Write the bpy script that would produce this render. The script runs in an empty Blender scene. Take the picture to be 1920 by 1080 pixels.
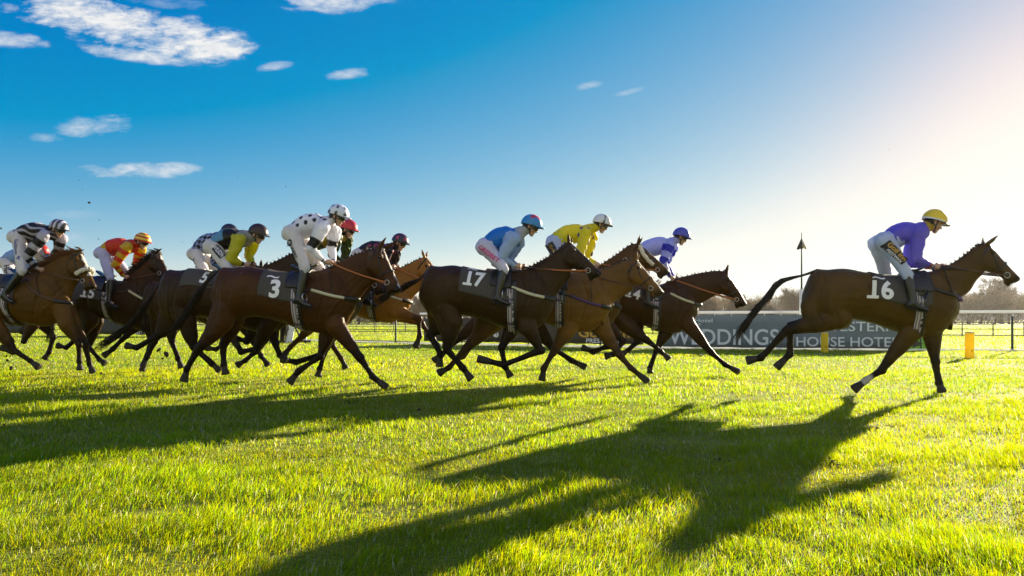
import bpy, bmesh, math, random
import numpy as np
from mathutils import Vector, Matrix
from mathutils.bvhtree import BVHTree
R = math.radians
random.seed(7)
rng = np.random.default_rng(11)
SC = bpy.context.scene
COL = SC.collection

# ------------------------------------------------------------------ camera
H = 0.95            # eye height in metres
F = 1280.0          # focal length in photo pixels (24 mm lens)
HY = 600.0          # picture row of the horizon
cam_d = bpy.data.cameras.new("camera")
cam = bpy.data.objects.new("camera", cam_d); COL.objects.link(cam)
cam.location = (0, 0, H); cam.rotation_euler = (R(90), 0, 0)
cam_d.sensor_width = 36; cam_d.lens = 24; cam_d.shift_y = (HY - 540) / 1920
cam_d.clip_start = 0.05; cam_d.clip_end = 6000
SC.camera = cam

# ------------------------------------------------------------------ sun, sky, exposure
SX, SY = 2120.0, 185.0
sdir = Vector(((SX - 960) / F, 1.0, (HY - SY) / F)).normalized()
SUN_EL = math.asin(sdir.z); SUN_AZ = math.atan2(sdir.x, sdir.y)
sun_d = bpy.data.lights.new("sun", 'SUN'); sun = bpy.data.objects.new("sun", sun_d); COL.objects.link(sun)
sun_d.energy = 5.0; sun_d.angle = R(0.6); sun_d.color = (1.0, 0.86, 0.62)
sun.rotation_euler = sdir.to_track_quat('Z', 'Y').to_euler()
SC.view_settings.view_transform = 'Standard'; SC.view_settings.look = 'None'
SC.view_settings.exposure = 1.6; SC.view_settings.gamma = 1.0
SC.cycles.use_denoising = True
SC.cycles.max_bounces = 8; SC.cycles.transparent_max_bounces = 8
SC.cycles.volume_bounces = 0; SC.cycles.volume_step_rate = 1.0
SC.cycles.sample_clamp_indirect = 6

def N(nt, t, loc=None, **kw):
    n = nt.nodes.new(t)
    for k, v in kw.items():
        if k in n.inputs: n.inputs[k].default_value = v
        else: setattr(n, k, v)
    return n

def math_node(nt, op, a, b=None, c=None, clamp=False):
    n = nt.nodes.new('ShaderNodeMath'); n.operation = op; n.use_clamp = clamp
    for i, v in enumerate((a, b, c)):
        if v is None: continue
        if hasattr(v, 'is_linked') or hasattr(v, 'links'): nt.links.new(v, n.inputs[i])
        else: n.inputs[i].default_value = v
    return n.outputs[0]

def build_world():
    w = bpy.data.worlds.new("World"); SC.world = w; w.use_nodes = True
    nt = w.node_tree; nt.nodes.clear(); L = nt.links.new
    out = nt.nodes.new('ShaderNodeOutputWorld'); bg = nt.nodes.new('ShaderNodeBackground')
    sky = nt.nodes.new('ShaderNodeTexSky'); sky.sky_type = 'NISHITA'; sky.sun_disc = False
    sky.sun_elevation = SUN_EL; sky.sun_rotation = SUN_AZ
    sky.air_density = 0.6; sky.dust_density = SKY_DUST; sky.ozone_density = 3.0; sky.altitude = 0
    # the photograph's saturated blue: one fixed gain and offset per channel for the whole sky
    hs = nt.nodes.new('ShaderNodeVectorMath'); hs.operation = 'MULTIPLY_ADD'; L(sky.outputs[0], hs.inputs[0])
    kk = .12 / (SKY_STR * 2 ** SC.view_settings.exposure)
    hs.inputs[1].default_value = (3.4 * kk, 1.6 * kk, .47 * kk); hs.inputs[2].default_value = (-2.83 * kk, -.17 * kk, 3.58 * kk)
    mxn = nt.nodes.new('ShaderNodeVectorMath'); mxn.operation = 'MAXIMUM'; L(hs.outputs[0], mxn.inputs[0]); mxn.inputs[1].default_value = (0, 0, 0); hs = mxn
    # soft shoulder so the sky round the sun keeps some tone, as on the photograph
    sp = nt.nodes.new('ShaderNodeSeparateXYZ'); L(hs.outputs[0], sp.inputs[0]); cb = nt.nodes.new('ShaderNodeCombineXYZ')
    for i_, cp in enumerate((6.65, 6.75, 6.95)):
        c_ = sp.outputs[i_]; r_ = math_node(nt, 'POWER', math_node(nt, 'DIVIDE', c_, cp), 6.0)
        L(math_node(nt, 'DIVIDE', c_, math_node(nt, 'POWER', math_node(nt, 'ADD', r_, 1.0), 1 / 6.0)), cb.inputs[i_])
    hs = cb
    # clouds: patches of fair-weather cumulus in fixed directions of the sky
    tc = nt.nodes.new('ShaderNodeTexCoord'); sep = nt.nodes.new('ShaderNodeSeparateXYZ')
    L(tc.outputs['Generated'], sep.inputs[0])
    yy = math_node(nt, 'MAXIMUM', sep.outputs['Y'], 0.02)
    a = math_node(nt, 'DIVIDE', sep.outputs['X'], yy)
    b = math_node(nt, 'DIVIDE', sep.outputs['Z'], yy)
    cmb = nt.nodes.new('ShaderNodeCombineXYZ'); L(a, cmb.inputs[0])
    L(math_node(nt, 'MULTIPLY', b, 2.5), cmb.inputs[1])
    n1 = nt.nodes.new('ShaderNodeTexNoise'); n1.inputs['Scale'].default_value = 13; n1.inputs['Detail'].default_value = 10
    n1.inputs['Roughness'].default_value = 0.62; n1.inputs['Distortion'].default_value = 0.25
    L(cmb.outputs[0], n1.inputs['Vector'])
    n2 = nt.nodes.new('ShaderNodeTexNoise'); n2.inputs['Scale'].default_value = 38; n2.inputs['Detail'].default_value = 8; n2.inputs['Roughness'].default_value = .65; n2.inputs['Distortion'].default_value = .3
    L(cmb.outputs[0], n2.inputs['Vector'])
    nz = math_node(nt, 'ADD', math_node(nt, 'MULTIPLY', math_node(nt, 'SUBTRACT', n1.outputs['Fac'], 0.5), 4.2),
                   math_node(nt, 'MULTIPLY', math_node(nt, 'SUBTRACT', n2.outputs['Fac'], 0.5), 2.2))
    # (x, y, half width, half height, slant, strength)
    CL = [(185, 38, 160, 44, .22, 1.6), (345, 76, 140, 40, .12, 1.7), (130, 5, 90, 30, .1, 1.0), (265, 104, 130, 15, .12, 1.0),
          (30, 76, 62, 17, .1, 1.0), (625, 0, 105, 26, .0, 1.2), (456, 92, 22, 14, 0, .5), (512, 124, 36, 9, -.12, .8), (654, 138, 44, 10, -.1, .85),
          (175, 236, 85, 21, -.05, .85), (85, 258, 34, 10, 0, .6), (265, 319, 120, 15, -.02, 1.0),
          (1105, 160, 30, 8, -.2, .6), (1180, 172, 38, 6, -.25, .55), (1362, 386, 16, 7, 0, .3), (150, 402, 70, 9, 0, .3),
          (1800, 372, 130, 16, -.28, .35), (1840, 345, 90, 10, -.35, .3), (15, 15, 26, 12, 0, .8), (300, 0, 90, 14, .1, .5), (130, 444, 40, 10, 0, .3)]
    acc = None
    for (px, py, rx, ry, sl, st) in CL:
        a0 = (px - 960) / F; b0 = (HY - py) / F
        da = math_node(nt, 'SUBTRACT', a, a0)
        db = math_node(nt, 'ADD', math_node(nt, 'SUBTRACT', b, b0), math_node(nt, 'MULTIPLY', da, sl))
        e = math_node(nt, 'ADD', math_node(nt, 'POWER', math_node(nt, 'DIVIDE', da, rx / F), 2.0),
                      math_node(nt, 'POWER', math_node(nt, 'DIVIDE', db, ry / F), 2.0))
        m = math_node(nt, 'MULTIPLY', math_node(nt, 'SUBTRACT', 1.0, e), 1.15)
        m = math_node(nt, 'MAXIMUM', m, -3.0)
        m = math_node(nt, 'ADD', m, nz)
        m = math_node(nt, 'MULTIPLY', m, st * 0.48, clamp=True)
        m = math_node(nt, 'MULTIPLY', m, min(1, .35 + st * .65))
        # no cloud far outside its patch
        g = math_node(nt, 'SUBTRACT', 1.9, e, clamp=True)
        m = math_node(nt, 'MULTIPLY', m, g)
        acc = m if acc is None else math_node(nt, 'MAXIMUM', acc, m)
    # unseen bright clouds added behind the camera, as white fill light
    n3 = nt.nodes.new('ShaderNodeTexNoise'); n3.inputs['Scale'].default_value = 2.6; n3.inputs['Detail'].default_value = 7; L(tc.outputs['Generated'], n3.inputs['Vector'])
    rear = math_node(nt, 'MULTIPLY', math_node(nt, 'MULTIPLY_ADD', n3.outputs['Fac'], 7.0, -2.7, clamp=True),
                     math_node(nt, 'MULTIPLY', math_node(nt, 'MULTIPLY_ADD', sep.outputs['Y'], -3.0, -.35, clamp=True), math_node(nt, 'MULTIPLY_ADD', sep.outputs['Z'], 8.0, .2, clamp=True)))
    front = math_node(nt, 'GREATER_THAN', sep.outputs['Y'], 0.05)
    acc = math_node(nt, 'MULTIPLY', acc, front, clamp=True)
    ramp = nt.nodes.new('ShaderNodeMix'); ramp.data_type = 'RGBA'
    L(math_node(nt, 'MULTIPLY_ADD', n2.outputs['Fac'], 2.2, -0.6, clamp=True), ramp.inputs[0])
    ramp.inputs[6].default_value = (4.6, 4.9, 5.3, 1); ramp.inputs[7].default_value = (6.4, 6.3, 6.1, 1)
    mix = nt.nodes.new('ShaderNodeMix'); mix.data_type = 'RGBA'
    L(acc, mix.inputs[0]); L(hs.outputs[0], mix.inputs[6]); L(ramp.outputs[2], mix.inputs[7])
    mix2 = nt.nodes.new('ShaderNodeMix'); mix2.data_type = 'RGBA'; L(rear, mix2.inputs[0]); L(mix.outputs[2], mix2.inputs[6]); mix2.inputs[7].default_value = (REAR * 1.02, REAR, REAR * .95, 1)
    mix = mix2; L(mix.outputs[2], bg.inputs['Color']); bg.inputs['Strength'].default_value = SKY_STR
    L(bg.outputs[0], out.inputs[0])
SKY_STR = 0.05; SKY_DUST = 0.1; REAR = 5.2
build_world()

# ------------------------------------------------------------------ helpers
def link(o, parent=None):
    COL.objects.link(o)
    if parent is not None: o.parent = parent
    return o

def tag(o, label=None, cat=None, group=None, kind=None):
    if label: o['label'] = label
    if cat: o['category'] = cat
    if group: o['group'] = group
    if kind: o['kind'] = kind
    return o

def empty(name, loc, rz=0.0, **kw):
    o = bpy.data.objects.new(name, None); o.location = loc; o.rotation_euler = (0, 0, rz); o.empty_display_size = .3
    link(o); return tag(o, **kw)

def mesh_from(V, Fc, name="m"):
    me = bpy.data.meshes.new(name); me.from_pydata([tuple(map(float, v)) for v in V], [], [tuple(map(int, f)) for f in Fc]); me.update(); return me

def obj(name, me, mat=None, parent=None, smooth=True):
    me.name = name
    o = bpy.data.objects.new(name, me)
    if mat is not None:
        for m in (mat if isinstance(mat, (list, tuple)) else [mat]): me.materials.append(m)
    if smooth and len(me.polygons): me.polygons.foreach_set('use_smooth', np.ones(len(me.polygons), bool))
    return link(o, parent)

class G:
    """collects closed shells"""
    def __init__(s): s.V = []; s.F = []
    def add(s, V, Fc):
        b = len(s.V); s.V.extend([tuple(v) for v in V]); s.F.extend([tuple(i + b for i in f) for f in Fc]); return s
    def sections(s, secs, seg=16, dome=0.55):
        """secs: list of (centre, U, W) vectors; closed loft with domed ends"""
        V = []; Fc = []
        n = len(secs)
        th = np.linspace(0, 2 * np.pi, seg, endpoint=False)
        for (c, u, w) in secs:
            for t in th: V.append(np.asarray(c) + np.asarray(u) * math.cos(t) + np.asarray(w) * math.sin(t))
        for i in range(n - 1):
            for k in range(seg):
                a = i * seg + k; b = i * seg + (k + 1) % seg
                Fc.append((a, b, b + seg, a + seg))
        for end in (0, n - 1):
            c, u, w = map(np.asarray, secs[end]); c2 = np.asarray(secs[1 if end == 0 else n - 2][0])
            d = c - c2; d = d / (np.linalg.norm(d) + 1e-9); r = min(np.linalg.norm(u), np.linalg.norm(w)) * dome
            V.append(c + d * r); p = len(V) - 1
            for k in range(seg):
                a = end * seg + k; b = end * seg + (k + 1) % seg
                Fc.append((b, a, p) if end == 0 else (a, b, p))
        return s.add(V, Fc)
    def ell(s, c, ru, rv, rw, U=(1, 0, 0), W=(0, 1, 0), seg=14, rings=9):
        U = np.asarray(U, float); U /= np.linalg.norm(U); W = np.asarray(W, float); W = W - U * W.dot(U); W /= np.linalg.norm(W); Q = np.cross(U, W)
        V = [np.asarray(c) + U * ru]; Fc = []
        for i in range(1, rings):
            ph = math.pi * i / rings
            for k in range(seg):
                t = 2 * math.pi * k / seg
                V.append(np.asarray(c) + U * ru * math.cos(ph) + math.sin(ph) * (W * rv * math.cos(t) + Q * rw * math.sin(t)))
        V.append(np.asarray(c) - U * ru)
        for k in range(seg):
            Fc.append((0, 1 + k, 1 + (k + 1) % seg))
            e = 1 + (rings - 2) * seg; Fc.append((e + (k + 1) % seg, e + k, len(V) - 1))
        for i in range(rings - 2):
            for k in range(seg):
                a = 1 + i * seg + k; b = 1 + i * seg + (k + 1) % seg
                Fc.append((a, a + seg, b + seg, b))
        return s.add(V, Fc)
    def cap(s, a, b, ra, rb, la=None, lb=None, seg=12):
        """tapered capsule; ra/rb radius, la/lb sideways (y) radius"""
        a = np.asarray(a, float); b = np.asarray(b, float); d = b - a; ln = np.linalg.norm(d)
        la = ra if la is None else la; lb = rb if lb is None else lb
        d = d / ln if ln > 1e-6 else np.array([1., 0, 0])
        y = np.array([0, 1., 0]) if abs(d[1]) < .9 else np.array([1., 0, 0])
        w = y - d * y.dot(d); w /= np.linalg.norm(w); u = np.cross(d, w)
        secs = []
        for ph in (80, 55, 28): secs.append((a - d * ra * math.sin(R(ph)), u * ra * math.cos(R(ph)), w * la * math.cos(R(ph))))
        for t in (0, .33, .66, 1): secs.append((a + (b - a) * t, u * (ra + (rb - ra) * t), w * (la + (lb - la) * t)))
        for ph in (28, 55, 80): secs.append((b + d * rb * math.sin(R(ph)), u * rb * math.cos(R(ph)), w * lb * math.cos(R(ph))))
        return s.sections(secs, seg, .2)
    def chain(s, pts, rs, ls=None, seg=12):
        for i in range(len(pts) - 1):
            s.cap(pts[i], pts[i + 1], rs[i], rs[i + 1], None if ls is None else ls[i], None if ls is None else ls[i + 1], seg)
        return s
    def tube(s, pts, r, seg=6, flat=1.0, closed=False, wide=None):
        """thin tube along points; wide: direction in which it is broader"""
        pts = [np.asarray(p, float) for p in pts]; n = len(pts)
        rr = r if isinstance(r, (list, tuple, np.ndarray)) else [r] * n
        secs = []
        for i in range(n):
            d = (pts[(i + 1) % n] - pts[i - 1]) if closed else (pts[min(i + 1, n - 1)] - pts[max(i - 1, 0)])
            d /= np.linalg.norm(d) + 1e-9
            y = np.asarray(wide, float) if wide is not None else (np.array([0, 1., 0]) if abs(d[1]) < .8 else np.array([0, 0, 1.]))
            w = y - d * y.dot(d); w /= np.linalg.norm(w) + 1e-9; u = np.cross(d, w)
            secs.append((pts[i], u * rr[i] * flat, w * rr[i]))
        if not closed: return s.sections(secs, seg, .3)
        V = []; Fc = []
        for c, u, w in secs:
            for k in range(seg):
                t = 2 * math.pi * k / seg; V.append(c + u * math.cos(t) + w * math.sin(t))
        for i in range(n):
            for k in range(seg):
                a = i * seg + k; b = i * seg + (k + 1) % seg; a2 = ((i + 1) % n) * seg + k; b2 = ((i + 1) % n) * seg + (k + 1) % seg
                Fc.append((a, b, b2, a2))
        return s.add(V, Fc)
    def box(s, c, sx, sy, sz, rz=0.0, ry=0.0, bev=0.0):
        cx, cy, cz = c; V = []
        M = Matrix.Rotation(rz, 3, 'Z') @ Matrix.Rotation(ry, 3, 'Y')
        for x in (-1, 1):
            for y in (-1, 1):
                for z in (-1, 1):
                    v = M @ Vector((x * sx / 2, y * sy / 2, z * sz / 2)); V.append((v.x + cx, v.y + cy, v.z + cz))
        return s.add(V, [(0, 1, 3, 2), (4, 6, 7, 5), (0, 4, 5, 1), (2, 3, 7, 6), (0, 2, 6, 4), (1, 5, 7, 3)])
    def mesh(s, name="m"): return mesh_from(s.V, s.F, name)

def modified(me, mods):
    """run a mesh through modifiers and return the result"""
    o = bpy.data.objects.new("tmp", me); COL.objects.link(o)
    for t, kw in mods:
        m = o.modifiers.new("m", t)
        for k, v in kw.items(): setattr(m, k, v)
    dg = bpy.context.evaluated_depsgraph_get(); dg.update()
    r = bpy.data.meshes.new_from_object(o.evaluated_get(dg), preserve_all_data_layers=True, depsgraph=dg)
    COL.objects.unlink(o); bpy.data.objects.remove(o); bpy.data.meshes.remove(me)
    return r

def skinned(g, voxel=.012, smooth=6, fac=.5):
    return modified(g.mesh(), [('REMESH', dict(mode='VOXEL', voxel_size=voxel, use_smooth_shade=True)), ('SMOOTH', dict(factor=fac, iterations=smooth))])

def coords(me):
    a = np.empty(len(me.vertices) * 3, np.float32); me.vertices.foreach_get('co', a); return a.reshape(-1, 3).astype(float)
def normals(me):
    a = np.empty(len(me.vertices) * 3, np.float32); me.vertex_normals.foreach_get('vector', a); return a.reshape(-1, 3).astype(float)
def set_coords(me, a): me.vertices.foreach_set('co', a.astype(np.float32).ravel()); me.update()
def set_col(me, c):
    at = me.color_attributes.new('Col', 'FLOAT_COLOR', 'POINT')
    c4 = np.ones((len(c), 4), np.float32); c4[:, :3] = c; at.data.foreach_set('color', c4.ravel())
def bvh_of(me):
    return BVHTree.FromPolygons([tuple(v) for v in coords(me)], [tuple(p.vertices) for p in me.polygons])

def catmull(xs, ys, q):
    """smooth interpolation of ys(xs) at q"""
    xs = np.asarray(xs, float); ys = np.asarray(ys, float); q = np.clip(q, xs[0], xs[-1])
    m = np.gradient(ys, xs); i = np.clip(np.searchsorted(xs, q) - 1, 0, len(xs) - 2)
    h = xs[i + 1] - xs[i]; t = (q - xs[i]) / h
    return ((2*t**3 - 3*t**2 + 1) * ys[i] + (t**3 - 2*t**2 + t) * h * m[i] + (-2*t**3 + 3*t**2) * ys[i + 1] + (t**3 - t**2) * h * m[i + 1])

def curve_pts(P, n):
    P = np.asarray(P, float); d = np.r_[0, np.cumsum(np.linalg.norm(np.diff(P, axis=0), axis=1))]
    q = np.linspace(0, d[-1], n)
    return np.stack([catmull(d, P[:, k], q) for k in range(P.shape[1])], 1)

def fbm(p, s, seed=0):
    """cheap smooth pseudo-noise of (n,3) points"""
    r = np.random.default_rng(seed); o = np.zeros(len(p)); a = 1.0; f = s
    for _ in range(4):
        k = r.normal(size=(4, 3)) * f; ph = r.uniform(0, 6.28, 4)
        o += a * np.mean([np.sin(p @ k[i] + ph[i] + 1.3 * np.sin(p @ k[(i + 1) % 4])) for i in range(4)], axis=0)
        a *= .5; f *= 2.0
    return o

def seg_t(p, a, b):
    """distance and parameter of points to a segment"""
    a = np.asarray(a); b = np.asarray(b); d = b - a; t = np.clip(((p - a) @ d) / (d @ d), 0, 1)
    return np.linalg.norm(p - (a + t[:, None] * d), axis=1), t

class Plane:
    """the upright plane a horse runs in: pixel of the photograph -> point in the horse's own frame"""
    def __init__(s, px0, Z, psi):
        s.psi = psi; s.O = np.array([(px0 - 960) / F * Z, Z]); s.h = np.array([math.cos(psi), -math.sin(psi)]); s.n = np.array([math.sin(psi), math.cos(psi)])
        s.loc = (s.O[0], s.O[1], 0.0); s.rz = -psi; s.k = F / Z
    def P(s, px, py, y=0.0, zmin=None):
        d = np.array([(px - 960) / F, 1.0]); t = (y + s.n.dot(s.O)) / s.n.dot(d); w = t * d
        z = H + t * (HY - py) / F
        if zmin is not None: z = max(z, zmin)
        return np.array([s.h.dot(w - s.O), y, z])
def ground_at(px, py):
    Z = H * F / (py - HY); return Vector(((px - 960) / F * Z, Z, 0))

# ------------------------------------------------------------------ materials
def mat(name, color=(.5, .5, .5), rough=.6, noise=0.0, nscale=8.0, bump=0.0, bscale=60.0, col=False, metal=0.0, spec=.5, trans=0.0, sheen=0.0, coat=0.0, stretch=None):
    m = bpy.data.materials.new(name); m.use_nodes = True; nt = m.node_tree; L = nt.links.new
    b = nt.nodes['Principled BSDF']; out = nt.nodes['Material Output']
    b.inputs['Roughness'].default_value = rough; b.inputs['Metallic'].default_value = metal
    b.inputs['Specular IOR Level'].default_value = spec; b.inputs['Sheen Weight'].default_value = sheen; b.inputs['Sheen Roughness'].default_value = .4
    b.inputs['Coat Weight'].default_value = coat; b.inputs['Coat Roughness'].default_value = .2
    tc = nt.nodes.new('ShaderNodeTexCoord'); vec = tc.outputs['Object']
    if stretch:
        mp = nt.nodes.new('ShaderNodeMapping'); mp.inputs['Scale'].default_value = stretch; L(vec, mp.inputs[0]); vec = mp.outputs[0]
    if col:
        at = nt.nodes.new('ShaderNodeAttribute'); at.attribute_name = 'Col'; src = at.outputs['Color']
    else:
        rgb = nt.nodes.new('ShaderNodeRGB'); rgb.outputs[0].default_value = (*color, 1); src = rgb.outputs[0]
    if noise:
        n = nt.nodes.new('ShaderNodeTexNoise'); n.inputs['Scale'].default_value = nscale; n.inputs['Detail'].default_value = 6; L(vec, n.inputs[0])
        f = math_node(nt, 'MULTIPLY_ADD', n.outputs['Fac'], 2 * noise, 1 - noise)
        mx = nt.nodes.new('ShaderNodeVectorMath'); mx.operation = 'SCALE'; L(src, mx.inputs[0]); L(f, mx.inputs['Scale']); src = mx.outputs[0]
    L(src, b.inputs['Base Color'])
    if bump:
        n = nt.nodes.new('ShaderNodeTexNoise'); n.inputs['Scale'].default_value = bscale; n.inputs['Detail'].default_value = 5; L(vec, n.inputs[0])
        bp = nt.nodes.new('ShaderNodeBump'); bp.inputs['Strength'].default_value = bump; bp.inputs['Distance'].default_value = .01
        L(n.outputs['Fac'], bp.inputs['Height']); L(bp.outputs[0], b.inputs['Normal'])
    if trans:
        t = nt.nodes.new('ShaderNodeBsdfTranslucent'); L(src, t.inputs[0]); ms = nt.nodes.new('ShaderNodeMixShader'); ms.inputs[0].default_value = trans
        L(b.outputs[0], ms.inputs[1]); L(t.outputs[0], ms.inputs[2]); L(ms.outputs[0], out.inputs[0])
    return m
M = dict(
    coat=mat("horse_coat", rough=.44, col=True, noise=.45, nscale=7, bump=.7, bscale=60, sheen=.0, spec=.17, stretch=(.35, 1, 1)),
    hair=mat("horse_hair", (.022, .012, .006), .45, noise=.5, nscale=30, trans=.3),
    hair_red=mat("chestnut_hair", (.18, .07, .015), .45, noise=.4, nscale=30, trans=.35),
    silk=mat("racing_silk", rough=.42, col=True, noise=.10, nscale=14, bump=.7, bscale=22, trans=.45, sheen=.15),
    breech=mat("breeches", rough=.6, col=True, noise=.07, nscale=14, bump=.6, bscale=24, trans=.45),
    cap=mat("cap_silk", rough=.38, col=True, noise=.06, nscale=20, bump=.1, bscale=50),
    skin=mat("skin", (.52, .30, .21), .5, noise=.15, nscale=20, bump=.1, bscale=120),
    eye=mat("eye", (.015, .01, .008), .08),
    goggle=mat("goggle_lens", (.012, .012, .014), .12, coat=.6),
    boot=mat("boot_leather", (.012, .011, .011), .32, noise=.2, nscale=12, bump=.15, bscale=60, coat=.25),
    leather=mat("brown_leather", (.07, .028, .012), .45, noise=.25, nscale=20),
    tack=mat("black_leather", (.012, .01, .009), .42, noise=.2, nscale=20),
    rein=mat("orange_rein", (.42, .13, .03), .5, noise=.2, nscale=40),
    cloth=mat("number_cloth", (.062, .054, .046), .85, noise=.15, nscale=18, bump=.3, bscale=140),
    white=mat("white_print", (.82, .82, .84), .6, noise=.05, nscale=20),
    ink=mat("black_print", (.015, .015, .018), .6),
    pink=mat("pink_print", (.62, .02, .2), .6), blue=mat("blue_print", (.03, .05, .3), .6), gold=mat("gold_print", (.62, .36, .03), .55),
    web=mat("cream_webbing", (.55, .52, .36), .75, noise=.12, nscale=60),
    webstripe=mat("striped_webbing", (.5, .5, .5), .75, col=True),
    purple=mat("purple_sleeve", (.07, .035, .12), .8, noise=.2, nscale=30),
    fleece=mat("sheepskin", (.68, .62, .5), .95, noise=.2, nscale=50, bump=.9, bscale=120),
    steel=mat("steel", (.55, .56, .58), .28, metal=1.0),
    rail=mat("white_plastic_rail", (.8, .81, .82), .35, noise=.06, nscale=3, trans=.5),
    post=mat("green_metal_post", (.02, .05, .04), .45, noise=.2, nscale=8),
    darkrail=mat("dark_rail", (.03, .035, .03), .6, noise=.2, nscale=8),
    yellow=mat("yellow_tube", (.95, .72, .008), .5, noise=.08, nscale=6, trans=.5),
    grey=mat("grey_banner", (.13, .175, .215), .6, noise=.16, nscale=2.5, bump=.8, bscale=3),
    brown=mat("brown_banner", (.05, .038, .024), .6, noise=.15, nscale=2.5, bump=.1, bscale=8),
    black=mat("black_banner", (.018, .017, .016), .6, noise=.15, nscale=2.5),
    letter=mat("pale_lettering", (.62, .69, .76), .6), red=mat("red_print", (.6, .07, .02), .6), photo=mat("mottled_print", (.2, .12, .1), .6, noise=.8, nscale=9),
    greenboard=mat("green_sign", (.14, .45, .01), .5), wood=mat("dark_wood", (.04, .03, .02), .8, noise=.3, nscale=12),
    whitewood=mat("white_painted_wood", (.7, .71, .74), .6, noise=.12, nscale=8),
    cream=mat("cream_flag", (.6, .55, .4), .7, trans=.4), soil=mat("soil", (.03, .022, .012), .95, noise=.4, nscale=40),
)

# ------------------------------------------------------------------ horses
TU = [0, .045, .15, .27, .42, .60, .74, .85, .93, 1.0]
TTOP = [.33, .06, .0, -.02, .04, .08, .04, 0, .08, .38]
TBOT = [.57, .72, .84, .76, .80, .93, 1.0, 1.0, .88, .68]
THW = [.07, .17, .255, .28, .29, .30, .275, .235, .20, .09]
HD_T = [0, .12, .25, .4, .55, .7, .85, .95, 1.0]
HD_D = [.22, .275, .31, .30, .235, .185, .170, .155, .10]     # depth below the face line
HD_W = [.07, .085, .10, .092, .075, .06, .058, .055, .035]    # half width

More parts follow.
